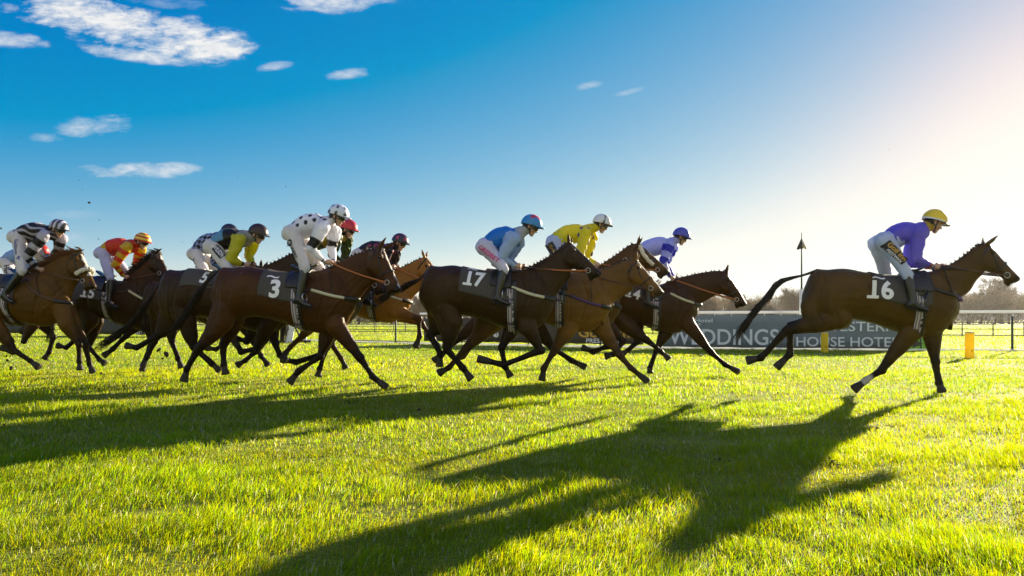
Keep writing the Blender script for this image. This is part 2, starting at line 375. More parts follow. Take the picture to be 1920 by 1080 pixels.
def build_horse(s):
    fr = Plane(s['x0'], s['Z'], s.get('psi', R(4))); s['fr'] = fr
    k = fr.k; P = fr.P; S = s.get('S', 1.0)
    root = empty('horse', fr.loc, fr.rz, label=s['label'], cat='horse', group='racehorses galloping over the turf')
    g = G()
    xb, xc, yc, yw, yg = s['xb'], s['xc'], s['yc'], s['yw'], s['yg']
    Hh = yg - yw
    # trunk
    q = np.linspace(0, 1, 26); top = catmull(TU, TTOP, q); bot = catmull(TU, TBOT, q); hw = catmull(TU, THW, q)
    ctr = []
    secs = []
    for u, a, b, w in zip(q, top, bot, hw):
        base = yc + (yw - yc) * u; px = xb + (xc - xb) * u
        A = P(px, base + a * Hh); B = P(px, base + b * Hh); c = (A + B) / 2; hgt = (A - B)[2] / 2
        ctr.append((c, hgt, w)); secs.append((c, np.array([0, 0, hgt]), np.array([0, w * S, 0])))
    g.sections(secs, 22, .5)
    cx = np.array([c[0][0] for c in ctr]); cz = np.array([c[0][2] for c in ctr])
    s['axis'] = (cx, cz)
    # neck
    nt = curve_pts([P(*p) for p in s['ntop']], 14); nb = curve_pts([P(*p) for p in s['nbot']], 14)
    nw = np.interp(np.linspace(0, 1, 14), [0, .25, .6, 1], [.175, .125, .085, .075]) * S
    secs = []
    for i in range(14):
        c = (nt[i] + nb[i]) / 2; secs.append((c, (nt[i] - nb[i]) / 2, np.array([0, nw[i], 0])))
    g.sections(secs, 18, .4)
    yaw = s.get('hyaw', 0)   # sideways turn of the head
    gt = G(); gt.V = list(g.V); gt.F = list(g.F)
    # head
    A = P(*s['poll']); B = P(*s['muz']); B = B + np.array([0, yaw, 0]); ln = np.linalg.norm(B - A); d = (B - A) / ln
    jaw = np.cross(d, [0, 1, 0]); jaw = jaw / np.linalg.norm(jaw)
    if jaw[2] > 0: jaw = -jaw
    lat = np.cross(jaw, d); lat /= np.linalg.norm(lat)
    if lat[1] < 0: lat = -lat
    hs = ln / .66 * s.get('hdep', 1.0)
    def head(t, ph, off=0.0):
        """point on the head: ph 0 = front of face, 90 = far side, 180 = jaw"""
        dd = np.interp(t, HD_T, HD_D) * hs; ww = np.interp(t, HD_T, HD_W) * hs
        return A + d * t * ln + jaw * (dd / 2) - jaw * (dd / 2 + off) * math.cos(R(ph)) + lat * (ww + off) * math.sin(R(ph))
    s['head'] = head
    secs = []
    for t in np.linspace(0, 1, 18):
        dd = float(catmull(HD_T, HD_D, np.array([t]))[0]) * hs; ww = float(catmull(HD_T, HD_W, np.array([t]))[0]) * hs
        secs.append((A + d * t * ln + jaw * dd / 2, -jaw * dd / 2, lat * ww))
    g.sections(secs, 16, .5)
    for sd in (-1, 1):   # cheek and brow
        g.ell(A + d * .30 * ln + jaw * .19 * hs + lat * sd * .06 * hs, .11 * hs, .045 * hs, .095 * hs, U=d, W=lat)
        g.ell(A + d * .20 * ln + jaw * .065 * hs + lat * sd * .085 * hs, .05 * hs, .022 * hs, .03 * hs, U=d, W=lat)
        g.ell(A + d * .93 * ln + jaw * .045 * hs + lat * sd * .042 * hs, .04 * hs, .022 * hs, .03 * hs, U=d, W=lat)
        # ear
        eb = A + d * .015 * ln + lat * sd * .055 * hs + jaw * .03
        et = P(*s['ear'][0 if sd < 0 else 1], 0) + np.array([0, sd * .075, 0])
        m1 = eb + (et - eb) * .45 + lat * sd * .008
        g.chain([eb, m1, et], [.030 * hs, .030 * hs, .008], [.022 * hs, .020 * hs, .007], 10)
    g.ell(A + d * .90 * ln + jaw * .17 * hs, .055 * hs, .038 * hs, .035 * hs, U=d, W=lat)   # lower lip and chin
    # legs
    legsegs = []; LS = []; hooves = []; ups = []
    for key, sd in (('hn', -1), ('hf', 1), ('fn', -1), ('ff', 1)):
        L = s[key]; hind = key[0] == 'h'
        ys = ([.10, .135, .12, .11, .105] if hind else [.10, .13, .105, .10, .095])
        pts = [P(L[i][0], L[i][1], sd * ys[i], zmin=(.015, .015, .05, .11, .045)[i]) for i in range(5)]
        a, st, hk, ft, hf = pts
        if hind:
            m1 = (a + st) / 2; m2 = st + (hk - st) * .5; m3 = st + (hk - st) * .86; m4 = (hk + ft) / 2
            back = np.array([-.02, 0, 0])
            g.chain([a, m1, st], [.17 * S, .17 * S, .13 * S], [.12, .13, .10])
            g.chain([a + np.array([-.055, 0, -.06]), a + (hk - a) * .34 + np.array([.01, 0, -.01]), m2 + back * .3], [.145 * S, .135 * S, .11 * S], [.11, .10, .075])
            g.chain([st, m2, m3, hk], [.15 * S, .120 * S, .074 * S, .066 * S], [.095, .075, .050, .048])
            # point of the hock
            v1 = (st - hk); v1 /= np.linalg.norm(v1); v2 = (ft - hk); v2 /= np.linalg.norm(v2) + 1e-9
            o = -(v1 + v2); no = np.linalg.norm(o); o = o / no if no > .15 else np.array([-1, 0, 0])
            g.cap(hk + o * .02, hk + o * .048 + v1 * .03, .038, .028)
            g.cap(hk + o * .045 + v1 * .03, m2 + o * .03, .020, .03)   # tendon
            g.chain([hk, m4, ft], [.058, .042, .046], [.044, .034, .038])
        else:
            m2 = st + (hk - st) * .5; m3 = st + (hk - st) * .85; m4 = (hk + ft) / 2
            g.chain([a, st], [.18 * S, .135 * S], [.085, .09])
            g.chain([st, m2, m3, hk], [.135 * S, .092 * S, .060, .058], [.09, .066, .050, .050])
            g.chain([hk, m4, ft], [.054, .040, .046], [.046, .033, .038])
            g.ell(hk + np.array([.006, 0, 0]), .062, .054, .062); g.cap(hk + np.array([-.030, 0, .01]), ft + np.array([-.022, 0, .01]), .014, .014)
        g.ell(ft, .052, .045, .052); g.ell(ft + np.array([-.034, 0, -.006]), .026, .026, .030)
        # pastern and hoof
        dv = hf - ft; l = np.linalg.norm(dv); dv = dv / (l + 1e-9)
        c1 = ft + dv * l * .45
        g.chain([ft, c1], [.046, .041], [.040, .037])
        u = np.cross(dv, [0, 1, 0]); u /= np.linalg.norm(u); w = np.array([0, 1., 0]) - dv * dv[1]
        g.sections([(c1, u * .043, w * .042), (ft + dv * l * .7, u * .052, w * .050), (hf, u * .062, w * .057), (hf + dv * .02, u * .062, w * .057)], 14, .05)
        legsegs.append((hk, ft, hf, c1, m2)); LS.append((st, m2)); hooves.append((c1, hf))
    me = skinned(g, .0125, 7, .5)
    v = coords(me); n = normals(me)
    # veins, sinew and muscle breaks
    v = v + n * (fbm(v, 4.5, 3) * .0055 + fbm(v, 13.0, 4) * .0022)[:, None]
    # muscle forms: ridges (+) and grooves (-) along lines of the trunk, neck and limbs
    def TP(u_, v_): return P(xb + (xc - xb) * u_, yc + (yw - yc) * u_ + v_ * Hh)
    side = np.clip((np.abs(v[:, 1]) - .04) / .06, 0, 1); disp = np.zeros(len(v)); vx = v * np.array([1, 0, 1.])
    def line(pts_, dep, wd):
        nonlocal disp
        dm = np.full(len(v), 9.)
        for a_, b_ in zip(pts_[:-1], pts_[1:]):
            a_ = np.array([a_[0], 0, a_[2]]); b_ = np.array([b_[0], 0, b_[2]])
            if np.linalg.norm(b_ - a_) > 1e-4: dm = np.minimum(dm, seg_t(vx, a_, b_)[0])
        disp = disp + dep * np.exp(-(dm / wd) ** 2)
    line([TP(.78, .10), TP(.83, .45), TP(.78, .80)], -.015, .020); line([TP(.85, .08), TP(.95, .50)], .013, .03); line([TP(.93, .52), TP(.84, .78)], .012, .03)
    for i in range(6): line([TP(.42 + .058 * i, .34), TP(.40 + .058 * i, .84)], -.0045, .012)
    line([TP(.30, .36), TP(.30, .50)], -.016, .05); line([TP(.26, .12), TP(.27, .15)], .018, .03)
    line([TP(.10, .12), TP(.065, .45), TP(.08, .8)], -.012, .018); line([TP(.20, .25), TP(.16, .55), TP(.19, .95)], -.010, .02); line([TP(.13, .2), TP(.12, .7)], .010, .025)
    line([nt[i] * .28 + nb[i] * .72 for i in range(1, 13)], -.010, .016); line([nt[i] * .5 + nb[i] * .5 for i in range(1, 12)], .007, .025); line([nt[i] * .72 + nb[i] * .28 for i in range(1, 11)], -.006, .016)
    v = v + n * (disp * side)[:, None]
    for (hk, ft, hf, c1, m2) in legsegs:      # sinew groove behind the cannon and forearm
        off = np.array([-.012, 0, 0]); dd_, _ = seg_t(v, m2 + off, hk + off); v = v - n * (.004 * np.exp(-((dd_ - .05) / .02) ** 2) * (v[:, 0] < (m2[0] + hk[0]) / 2))[:, None]
    if v[:, 2].min() < 0: v[:, 2] = np.maximum(v[:, 2], 0.0)
    set_coords(me, v)
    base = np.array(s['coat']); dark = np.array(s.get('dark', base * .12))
    c = np.tile(base, (len(v), 1)); c *= (1 + .22 * fbm(v, 2.2, 9))[:, None]
    fdark = np.zeros(len(v)); fh = np.zeros(len(v)); fs = np.zeros(len(v))
    for i, (hk, ft, hf, c1, m2) in enumerate(legsegs):
        d0, t0 = seg_t(v, m2, hk); d1, _ = seg_t(v, hk, ft); d2, _ = seg_t(v, ft, hf + (hf - ft) * .2)
        fdark = np.maximum(fdark, np.clip(1.6 - d1 / .055, 0, 1)); fdark = np.maximum(fdark, np.clip(1.8 - d2 / .055, 0, 1))
        fdark = np.maximum(fdark, np.clip(1.7 - d0 / .11, 0, 1) * np.clip(t0 * 1.5, 0, 1) * .92)
        du, tu = seg_t(v, LS[i][0], LS[i][1]); fdark = np.maximum(fdark, .55 * np.clip(1.6 - du / .13, 0, 1) * tu)  # shade on the upper legs painted into the coat, above the dark points
        d3, _ = seg_t(v, ft + (hf - ft) * .62, hf + (hf - ft) * .2); fh = np.maximum(fh, (d3 < .062).astype(float))
        if i in s.get('socks', ()):
            d4, _ = seg_t(v, hk + (ft - hk) * .85, c1 + (hf - c1) * .1); fs = np.maximum(fs, np.clip(1.9 - d4 / .04, 0, 1))
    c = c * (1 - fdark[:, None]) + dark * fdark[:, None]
    hd = v - A; tt = (hd @ d) / ln; jj = (hd @ jaw) / hs; ll = np.abs(hd @ lat) / hs
    mz = np.clip((tt - .80) / .12, 0, 1) * (jj < .3) * (jj > -.05) * (ll < .12); c = c * (1 - .7 * mz[:, None])
    if 'blaze' in s:
        w, t0, t1 = s['blaze']
        bz = (tt > t0) & (tt < t1) & (ll < w + .012 * np.sin(tt * 30)) & (jj < .07) & (jj > -.08); fs = np.maximum(fs, bz * 1.0)
    c = c * (1 - fs[:, None]) + np.array([.45, .42, .38]) * fs[:, None]
    c = c * (1 - fh[:, None]) + np.array([.035, .03, .025]) * fh[:, None]
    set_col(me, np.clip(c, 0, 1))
    tree = bvh_of(me); s['tree'] = tree; ttree = BVHTree.FromPolygons([tuple(map(float, q_)) for q_ in gt.V], gt.F)
    body = obj('body', me, M['coat'], root)
    # eyes and nostrils
    for sd in (-1, 1):
        e = G().ell(A + d * .215 * ln + jaw * .085 * hs + lat * sd * .093 * hs, .022 * hs, .022 * hs, .02 * hs, seg=12)
        obj('eye', e.mesh(), M['eye'], body)
        e = G().ell(A + d * .955 * ln + jaw * .055 * hs + lat * sd * .058 * hs, .02 * hs, .008, .012 * hs, U=d * .8 + jaw * .6, W=lat)
        obj('nostril', e.mesh(), M['ink'], body)
    # mane
    hm = M['hair_red'] if s.get('redmane') else M['hair']
    mg = G()
    crest = curve_pts([P(*p) for p in s['ntop']], 90)
    rs = np.random.default_rng(abs(int(xb)) + 5)
    if s.get('mane') == 'loose':
        for i in range(14, 90):
            for j in range(5):
                p = crest[i] + np.array([rs.uniform(-.01, .01), rs.uniform(-.02, .02), -.01]); l = rs.uniform(.07, .19)
                up = np.array([rs.uniform(-1.0, -.35), rs.uniform(-.35, .2), rs.uniform(-.1, .75)])
                p1 = p + up * l * .55; p2 = p + up * l + np.array([-.03, 0, rs.uniform(-.07, .02)])
                mg.tube([p, p1, p2], [.007, .005, .0015], 4)
        for j in range(14):
            p = A + lat * rs.uniform(-.03, .03); mg.tube([p, p + np.array([-.03, 0, .05]) , p + np.array([-.10, rs.uniform(-.03, .03), rs.uniform(.02, .07)])], [.006, .005, .0015], 4)
    else:
        i = 12
        while i < 88:
            p = crest[i] + np.array([0, rs.uniform(-.010, .010), .003 + rs.uniform(-.002, .006)]); q_ = rs.uniform(.7, 1.15)
            mg.ell(p, .017 * q_, .013 * q_, .013 * q_, seg=8, rings=6); mg.ell(p + np.array([rs.uniform(-.01, .01), -.012, -.012]), .013, .010, .014, seg=8, rings=6)
            for _ in range(3): mg.tube([p, p + np.array([rs.uniform(-.03, .01), rs.uniform(-.01, .01), rs.uniform(.01, .04)])], [.003, .001], 4)
            i += int(rs.integers(4, 8))
        mg.tube([p + np.array([0, 0, -.012]) for p in crest[10:88:3]], .014, 6)
    obj('mane', mg.mesh(), hm, root)
    # tail
    tp = s.get('tail') or [(xb + 14, yc + 6), (xb - 8, yc + 14), (xb - 22, yc + 38), (xb - 30, yc + 70), (xb - 34, yc + 96)]
    T = curve_pts([P(*p) for p in tp], 14); tg = G()
    r0 = s.get('tr', 1.0)
    prof = np.interp(np.linspace(0, 1, 14), [0, .15, .5, .8, 1], [.028, .020, .030, .030, .008]) * r0
    core = prof * np.interp(np.arange(14), [0, 4, 8, 13], [.95, .85, .5, .25])
    tg.sections([(T[i], *((lambda D: (np.cross(D, [0, 1, 0]) * core[i], np.array([0, 1., 0]) * core[i]))((T[min(i + 1, 13)] - T[max(i - 1, 0)]) / np.linalg.norm(T[min(i + 1, 13)] - T[max(i - 1, 0)])))) for i in range(14)], 10, .3)
    for j in range(480):
        i0 = rs.integers(2, 11); i1 = min(13, i0 + rs.integers(3, 6)); o = rs.normal(size=3) * np.array([.5, .5, .5]); o /= np.linalg.norm(o) + .01
        pts = []; rr = []
        for q_, i in enumerate(range(i0, i1 + 1)):
            pts.append(T[i] + o * prof[min(i, 10)] * (.55 + .42 * q_ * rs.uniform(.3, 1))); rr.append(.0042 if i < i1 else .001)
        if i1 == 13:
            e = T[13] - T[11]; pts.append(T[13] + e * rs.uniform(.3, 1.7) + o * .05 + rs.normal(size=3) * .018); rr[-1] = .0036; rr.append(.0008)
        tg.tube(pts, rr, 4)
    tm = tg.mesh()
    vv = coords(tm); vv[:, 2] = np.maximum(vv[:, 2], .02); set_coords(tm, vv)
    obj('tail', tm, hm, root)

    # ---- tack
    def axis_z(x): return float(np.interp(x, cx, cz))
    def wrap(x, th, off):
        """point on the trunk at station x, th degrees from the spine (negative = near side)"""
        c0 = np.array([x, 0, axis_z(x)]); dr = np.array([0, math.sin(R(th)), math.cos(R(th))])
        return both(c0, dr) + dr * off
    def both(c0, dr, lim=.07):
        ht = ttree.ray_cast(Vector(c0 + dr * 1.2), Vector(-dr), 1.2); hb = tree.ray_cast(Vector(c0 + dr * 1.2), Vector(-dr), 1.2)
        dt = 1.2 - ht[3] if ht[0] is not None else .27
        db = 1.2 - hb[3] if hb[0] is not None else dt
        if db > dt + lim: db = dt + .02
        return c0 + dr * max(db, dt - .01)
    s['wrap'] = wrap
    def sheet(x0, x1, t0, t1, off, nx=14, nt=30, thick=.006, slope=0.0, hem=0.0):
        g2 = G(); V = []
        for i in range(nx):
            for j in range(nt):
                th = t0 + (t1 - t0) * j / (nt - 1); x = x0 + (x1 - x0) * i / (nx - 1) + slope * abs(th) / 100
                V.append(wrap(x, th, off + .004 * math.sin(i * 1.1 + j * .6) + hem * (abs(th) / 100) ** 2))
        Fc = [(i * nt + j, i * nt + j + 1, (i + 1) * nt + j + 1, (i + 1) * nt + j) for i in range(nx - 1) for j in range(nt - 1)]
        g2.add(V, Fc)
        return modified(g2.mesh(), [('SMOOTH', dict(factor=.5, iterations=3)), ('SOLIDIFY', dict(thickness=thick, offset=1))])
    if s.get('saddle', True):
        xs0 = P(s['cloth'][0], yw)[0]; xs1 = P(s['cloth'][1], yw)[0]
        cm = sheet(xs0, xs1 + .28, -s.get('cth', 96), s.get('cth', 96), .014, slope=-.03)
        cl = obj('number_cloth', cm, M['cloth'], root)
        s['cloth_obj'] = cl; s['cloth_tree'] = bvh_of(cm)
        pm = sheet(xs1 - .02, xs1 + .27, -62, 62, .034, nx=12, nt=22, thick=.02)
        sad = obj('saddle', pm, M['tack'], root)
        sg = G(); mx = xs1 + .19
        top = wrap(mx, 0, .05)
        rows = []
        for i, t in enumerate(np.linspace(0, 1, 9)):
            x = xs1 - .02 + .34 * t; zt = wrap(x, 0, .055)[2] + .045 * (2 * t - 1) ** 2 + (.02 if t < .2 else 0)
            rows.append((np.array([x, 0, zt - .012]), np.array([0, 0, .016]), np.array([0, .10 - .055 * t, 0])))
        sg.sections(rows, 14, .4)
        obj('seat', sg.mesh(), M['boot'], sad)
        # girth and its elastic
        gx = P(s['gx'], yg)[0] if 'gx' in s else xs1 + .20
        for nm, a0, a1, mt, wd in (('girth', 62, 298, 'webstripe', .045), ('surcingle', 40, 320, 'tack', .03)):
            xx = gx + (.0 if nm == 'girth' else .05)
            V = []; nn = 44; cols = []
            for j in range(nn):
                th = a0 + (a1 - a0) * j / (nn - 1)
                for e in (-1, -.6, -.2, .2, .6, 1):
                    V.append(wrap(xx + e * wd / 1.0, th, .012)); cols.append((.62, .6, .62) if (int((e + 1) * 2.5) % 2 == 0) else (.10, .04, .09))
            for j in range(nn):
                if j % 11 in (5,):
                    for e in range(6): cols[j * 6 + e] = (.03, .02, .08)
            Fc = [(j * 6 + e, j * 6 + e + 1, (j + 1) * 6 + e + 1, (j + 1) * 6 + e) for j in range(nn - 1) for e in range(5)]
            gm = mesh_from(V, Fc)
            if mt == 'webstripe': set_col(gm, np.array(cols))
            gm = modified(gm, [('SOLIDIFY', dict(thickness=.006, offset=0))])
            obj(nm, gm, M[mt], root)
        # stirrups: leather and iron on both sides
        for sd in (-1, 1):
            a = wrap(mx, sd * 60, .03)
            b = P(*s['stir'], -.33) if 'stir' in s else P(s['cloth'][1] + .17 * k, yw + .50 * k, -.33)
            if sd > 0: b = b * np.array([1, -1, 1])
            t = G().tube([a, (a + b) / 2 + np.array([0, sd * .02, 0]), b + np.array([0, 0, .09])], .013, 6, flat=.3, wide=(1, 0, 0))
            le = obj('stirrup_leather', t.mesh(), M['tack'], root)
            ring = [b + np.array([.055 * math.sin(q_) * .2, .058 * math.sin(q_), .055 + .06 * math.cos(q_) * (1 if math.cos(q_) > -.6 else .9)]) for q_ in np.linspace(0, 2 * math.pi, 16, endpoint=False)]
            obj('stirrup_iron', G().tube(ring, .007, 6, closed=True).mesh(), M['steel'], le)
    # number
    if 'num' in s:
        tx, px, py, size, rot = s['num']
        project_text(tx, fr, px, py, size, rot, s['cloth_tree'], M['white'], cl, bold=.035, name='number', off=.012)
        project_text('~', fr, px - 2, py - size * .8, size * .55, -8, s['cloth_tree'], M['white'], cl, name='maker_mark', sx=1.6)
    # breastgirth
    def strap(pts, r, mt, name, par=root, flat=.35, wide=(0, 0, 1)):
        return obj(name, G().tube(pts, r, 6, flat=flat, wide=wide).mesh(), M[mt], par)
    (bx0, by0), (bx1, by1) = s.get('breast', ((xb + (xc - xb) * .80, yw + .30 * Hh), (xc, yw + .56 * Hh)))
    p0 = P(bx0, by0); p1 = P(bx1, by1)
    loop = []
    for al in np.linspace(-118, 118, 41):
        w_ = abs(al) / 118; z = p1[2] + (p0[2] - p1[2]) * w_ ** 1.4; cxx = p0[0] + .02
        dr = np.array([math.cos(R(al)), math.sin(R(al)), 0]); o = np.array([cxx, 0, z])
        hit = ttree.ray_cast(Vector(o + dr * 1.3), Vector(-dr), 1.3)
        if hit[0] is not None: loop.append(both(o, dr, .17) + dr * .010)
    if len(loop) > 5:
        lp = curve_pts(loop, 50)
        for _ in range(3): lp[1:-1] = (lp[:-2] + lp[1:-1] * 2 + lp[2:]) / 4
        bg = strap(lp, .022, s.get('bstrap', 'web'), 'breastgirth')
        m0 = len(lp) // 2
        for e_, sd in ((0, -1), (-1, 1)):
            ge = wrap(P(s.get('gx', xb + (xc - xb) * .68), yg)[0], sd * 72, .02) if s.get('saddle', True) else lp[e_]
            strap([lp[e_], lp[e_] * .5 + ge * .5 + np.array([0, sd * .02, 0]), ge], .012, 'tack', 'side_strap', bg)
        strap(lp[m0 - 9:m0 + 10] + (lp[m0 - 9:m0 + 10] - np.array([p0[0], 0, 0])) * np.array([.02, .02, 0]), .036, 'purple' if s.get('bpad') else 'tack', 'chest_pad', bg)
        nk = [crest[22] + np.array([0, 0, .008])] + [lp[int(len(lp) * .22)]]
        a = nk[0]; b = nk[1]
        mids = []
        for t in np.linspace(.0, 1, 12):
            p = a + (b - a) * t; dr = np.array([0, -1., 0]); hit = tree.ray_cast(Vector((p[0], -1.5, p[2])), Vector((0, 1, 0)), 1.6)
            mids.append(np.array(hit[0]) + np.array([0, -.008, 0]) if hit[0] is not None else p)
        strap(mids, .010, 'tack', 'neck_strap', bg)
    # martingale / rings under the neck: short strap from chest to girth is hidden by the forelegs
    # bridle
    br = G()
    def ringpts(t, off, a0=0, a1=360, n_=28, tilt=0): return [head(t + tilt * (math.cos(R(a)) - 1) / 2, a, off) for a in np.linspace(a0, a1, n_, endpoint=(a1 - a0 < 360))]
    br.tube(ringpts(.56, .007), .011, 6, flat=.35, closed=True, wide=d)
    br.tube(ringpts(.06, .007, tilt=-.10), .010, 6, flat=.35, closed=True, wide=d)
    for sd in (-1, 1):
        br.tube([head(t, 90 * sd - sd * ang, .009) for t, ang in ((.05, 60), (.2, 25), (.4, 5), (.55, -10), (.74, -25))], .009, 6, flat=.4, wide=d)
        br.tube([head(t, 90 * sd + sd * ang, .007) for t, ang in ((.04, -10), (.16, 28), (.30, 70))], .007, 6, flat=.4, wide=d)
    brd = obj('bridle', br.mesh(), M['tack'], root)
    for sd in (-1, 1):
        bc = head(.75, 90 * sd + sd * 22, .012); ring = [bc + (d * math.cos(q_) + jaw * math.sin(q_)) * .034 for q_ in np.linspace(0, 2 * math.pi, 16, endpoint=False)]
        obj('bit_ring', G().tube(ring, .0045, 6, closed=True).mesh(), M['steel'], brd)
    if s.get('fleece') == 'nose':
        obj('noseband_fleece', fuzzy(G().tube(ringpts(.55, .03, -105, 105), .036, 10)), M['fleece'], brd)
    if s.get('fleece') == 'cheek':
        for sd in (-1, 1): obj('cheek_fleece', fuzzy(G().tube([head(t, 90 * sd - sd * a_, .03) for t, a_ in ((.07, 40), (.25, 18), (.45, 6), (.6, -4))], .032, 10)), M['fleece'], brd)
    if s.get('brow'): obj('browband', G().tube([head(.10, a, .013) for a in np.linspace(-75, 75, 12)], .011, 6, flat=.5, wide=d).mesh(), M['gold'], brd)
    # reins
    if 'hand' in s:
        hp = P(*s['hand'])
        for sd in (-1, 1):
            a = head(.75, 90 * sd + sd * 22, .02); b = hp + np.array([.0, sd * .05, 0]); pts = []
            for t in np.linspace(0, 1, 14):
                p = a + (b - a) * t; p = p + np.array([0, sd * .02 * math.sin(math.pi * t), -.02 * math.sin(math.pi * t)])
                hit = tree.ray_cast(Vector((p[0], sd * 1.5, p[2])), Vector((0, -sd, 0)), 1.5)
                if hit[0] is not None and t > .12: p[1] = sd * max(abs(p[1]), abs(hit[0][1]) + .012)
                pts.append(p)
            pts = np.array(pts)
            for _ in range(2): pts[1:-1] = (pts[:-2] + 2 * pts[1:-1] + pts[2:]) / 4
            obj('rein', G().tube(pts, .011, 6, flat=.35, wide=(0, 0, 1)).mesh(), M[s.get('reinmat', 'leather')], root)
    return s

def fuzzy(g):
    me = modified(g.mesh(), [('SUBSURF', dict(levels=2, subdivision_type='SIMPLE'))]); v = coords(me); n = normals(me)
    set_coords(me, v + n * (fbm(v, 60, 5) * .006)[:, None]); return me

def text_mesh(tx, bold=0.0, align='CENTER', font_scale=1.0):
    cu = bpy.data.curves.new('t', 'FONT'); cu.body = tx; cu.align_x = align; cu.align_y = 'CENTER'; cu.offset = bold; cu.resolution_u = 4
    o = bpy.data.objects.new('t', cu); COL.objects.link(o); dg = bpy.context.evaluated_depsgraph_get(); dg.update()
    me = bpy.data.meshes.new_from_object(o.evaluated_get(dg)); COL.objects.unlink(o); bpy.data.objects.remove(o); bpy.data.curves.remove(cu)
    return me

def number_mesh(tx, bold):
    V = []; Fc = []; x = 0.0
    for ch in tx:
        me = text_mesh(ch, bold); v = coords(me); lo, hi = v[:, 0].min(), v[:, 0].max(); yb = v[:, 1].min(); b = len(V)
        if ch == '1': w = .46; off = x + w / 2 - hi + .13
        else: w = hi - lo; off = x - lo
        V += [(p[0] + off, p[1], 0) for p in v]; Fc += [tuple(i + b for i in pl.vertices) for pl in me.polygons]
        if ch == '1':
            b = len(V); V += [(x, yb - .0, .0006), (x + w, yb - .0, .0006), (x + w, yb + .13, .0006), (x, yb + .13, .0006)]; Fc.append((b, b + 1, b + 2, b + 3))
        x += w + .10; bpy.data.meshes.remove(me)
    return mesh_from([(a - (x - .10) / 2, b_, c_) for a, b_, c_ in V], Fc)

def project_mesh(me, fr, px, py, scale, rot, tree, off=.006, sx=1.0, yg=-.3):
    """lay a flat print (in its own xy) onto a surface facing the near side; scale in metres"""
    v = coords(me); c = fr.P(px, py, yg); hit = tree.ray_cast(Vector((c[0], -2, c[2])), Vector((0, 1, 0)), 4)
    if hit[0] is not None: c = fr.P(px, py, hit[0][1])
    cr, sr = math.cos(R(rot)), math.sin(R(rot)); out = np.zeros_like(v); last = c[1]
    for i, p in enumerate(v):
        a, b = p[0] * scale * sx, p[1] * scale
        x = c[0] + a * cr - b * sr; z = c[2] + a * sr + b * cr
        hit = tree.ray_cast(Vector((x, -2, z)), Vector((0, 1, 0)), 4)
        if hit[0] is not None and abs(hit[0][1] - c[1]) < .25: last = hit[0][1]
        out[i] = (x, last - off - p[2], z)
    set_coords(me, out); return me

def project_text(tx, fr, px, py, size_px, rot, tree, mt, parent, bold=.01, name='lettering', sx=1.0, off=.006):
    me = number_mesh(tx, bold) if name == 'number' else text_mesh(tx, bold)
    bm = bmesh.new(); bm.from_mesh(me); bmesh.ops.triangulate(bm, faces=bm.faces); bmesh.ops.subdivide_edges(bm, edges=[e for e in bm.edges if e.calc_length() > .10], cuts=3, use_grid_fill=False); bm.to_mesh(me); bm.free()
    project_mesh(me, fr, px, py, size_px / fr.k / .7, rot, tree, off, sx)
    return obj(name, me, mt, parent, smooth=False)

def project_patch(w_px, h_px, fr, px, py, rot, tree, mt, parent, name='patch', off=.004, disc=False):
    V = []; Fc = []; nx, ny = 12, 8
    if disc:
        me = mesh_from([(0, 0, 0)] + [(r_ * math.cos(a), r_ * math.sin(a), 0) for r_ in (.25, .5) for a in np.linspace(0, 2 * math.pi, 24, endpoint=False)],
                       [(0, 1 + i, 1 + (i + 1) % 24) for i in range(24)] + [(1 + i, 25 + i, 25 + (i + 1) % 24, 1 + (i + 1) % 24) for i in range(24)])
    else:
        for i in range(nx):
            for j in range(ny): V.append(((i / (nx - 1) - .5), (j / (ny - 1) - .5) * h_px / w_px, 0))
        Fc = [(i * ny + j, (i + 1) * ny + j, (i + 1) * ny + j + 1, i * ny + j + 1) for i in range(nx - 1) for j in range(ny - 1)]
        me = mesh_from(V, Fc)
    project_mesh(me, fr, px, py, w_px / fr.k, rot, tree, off)
    return obj(name, me, mt, parent)

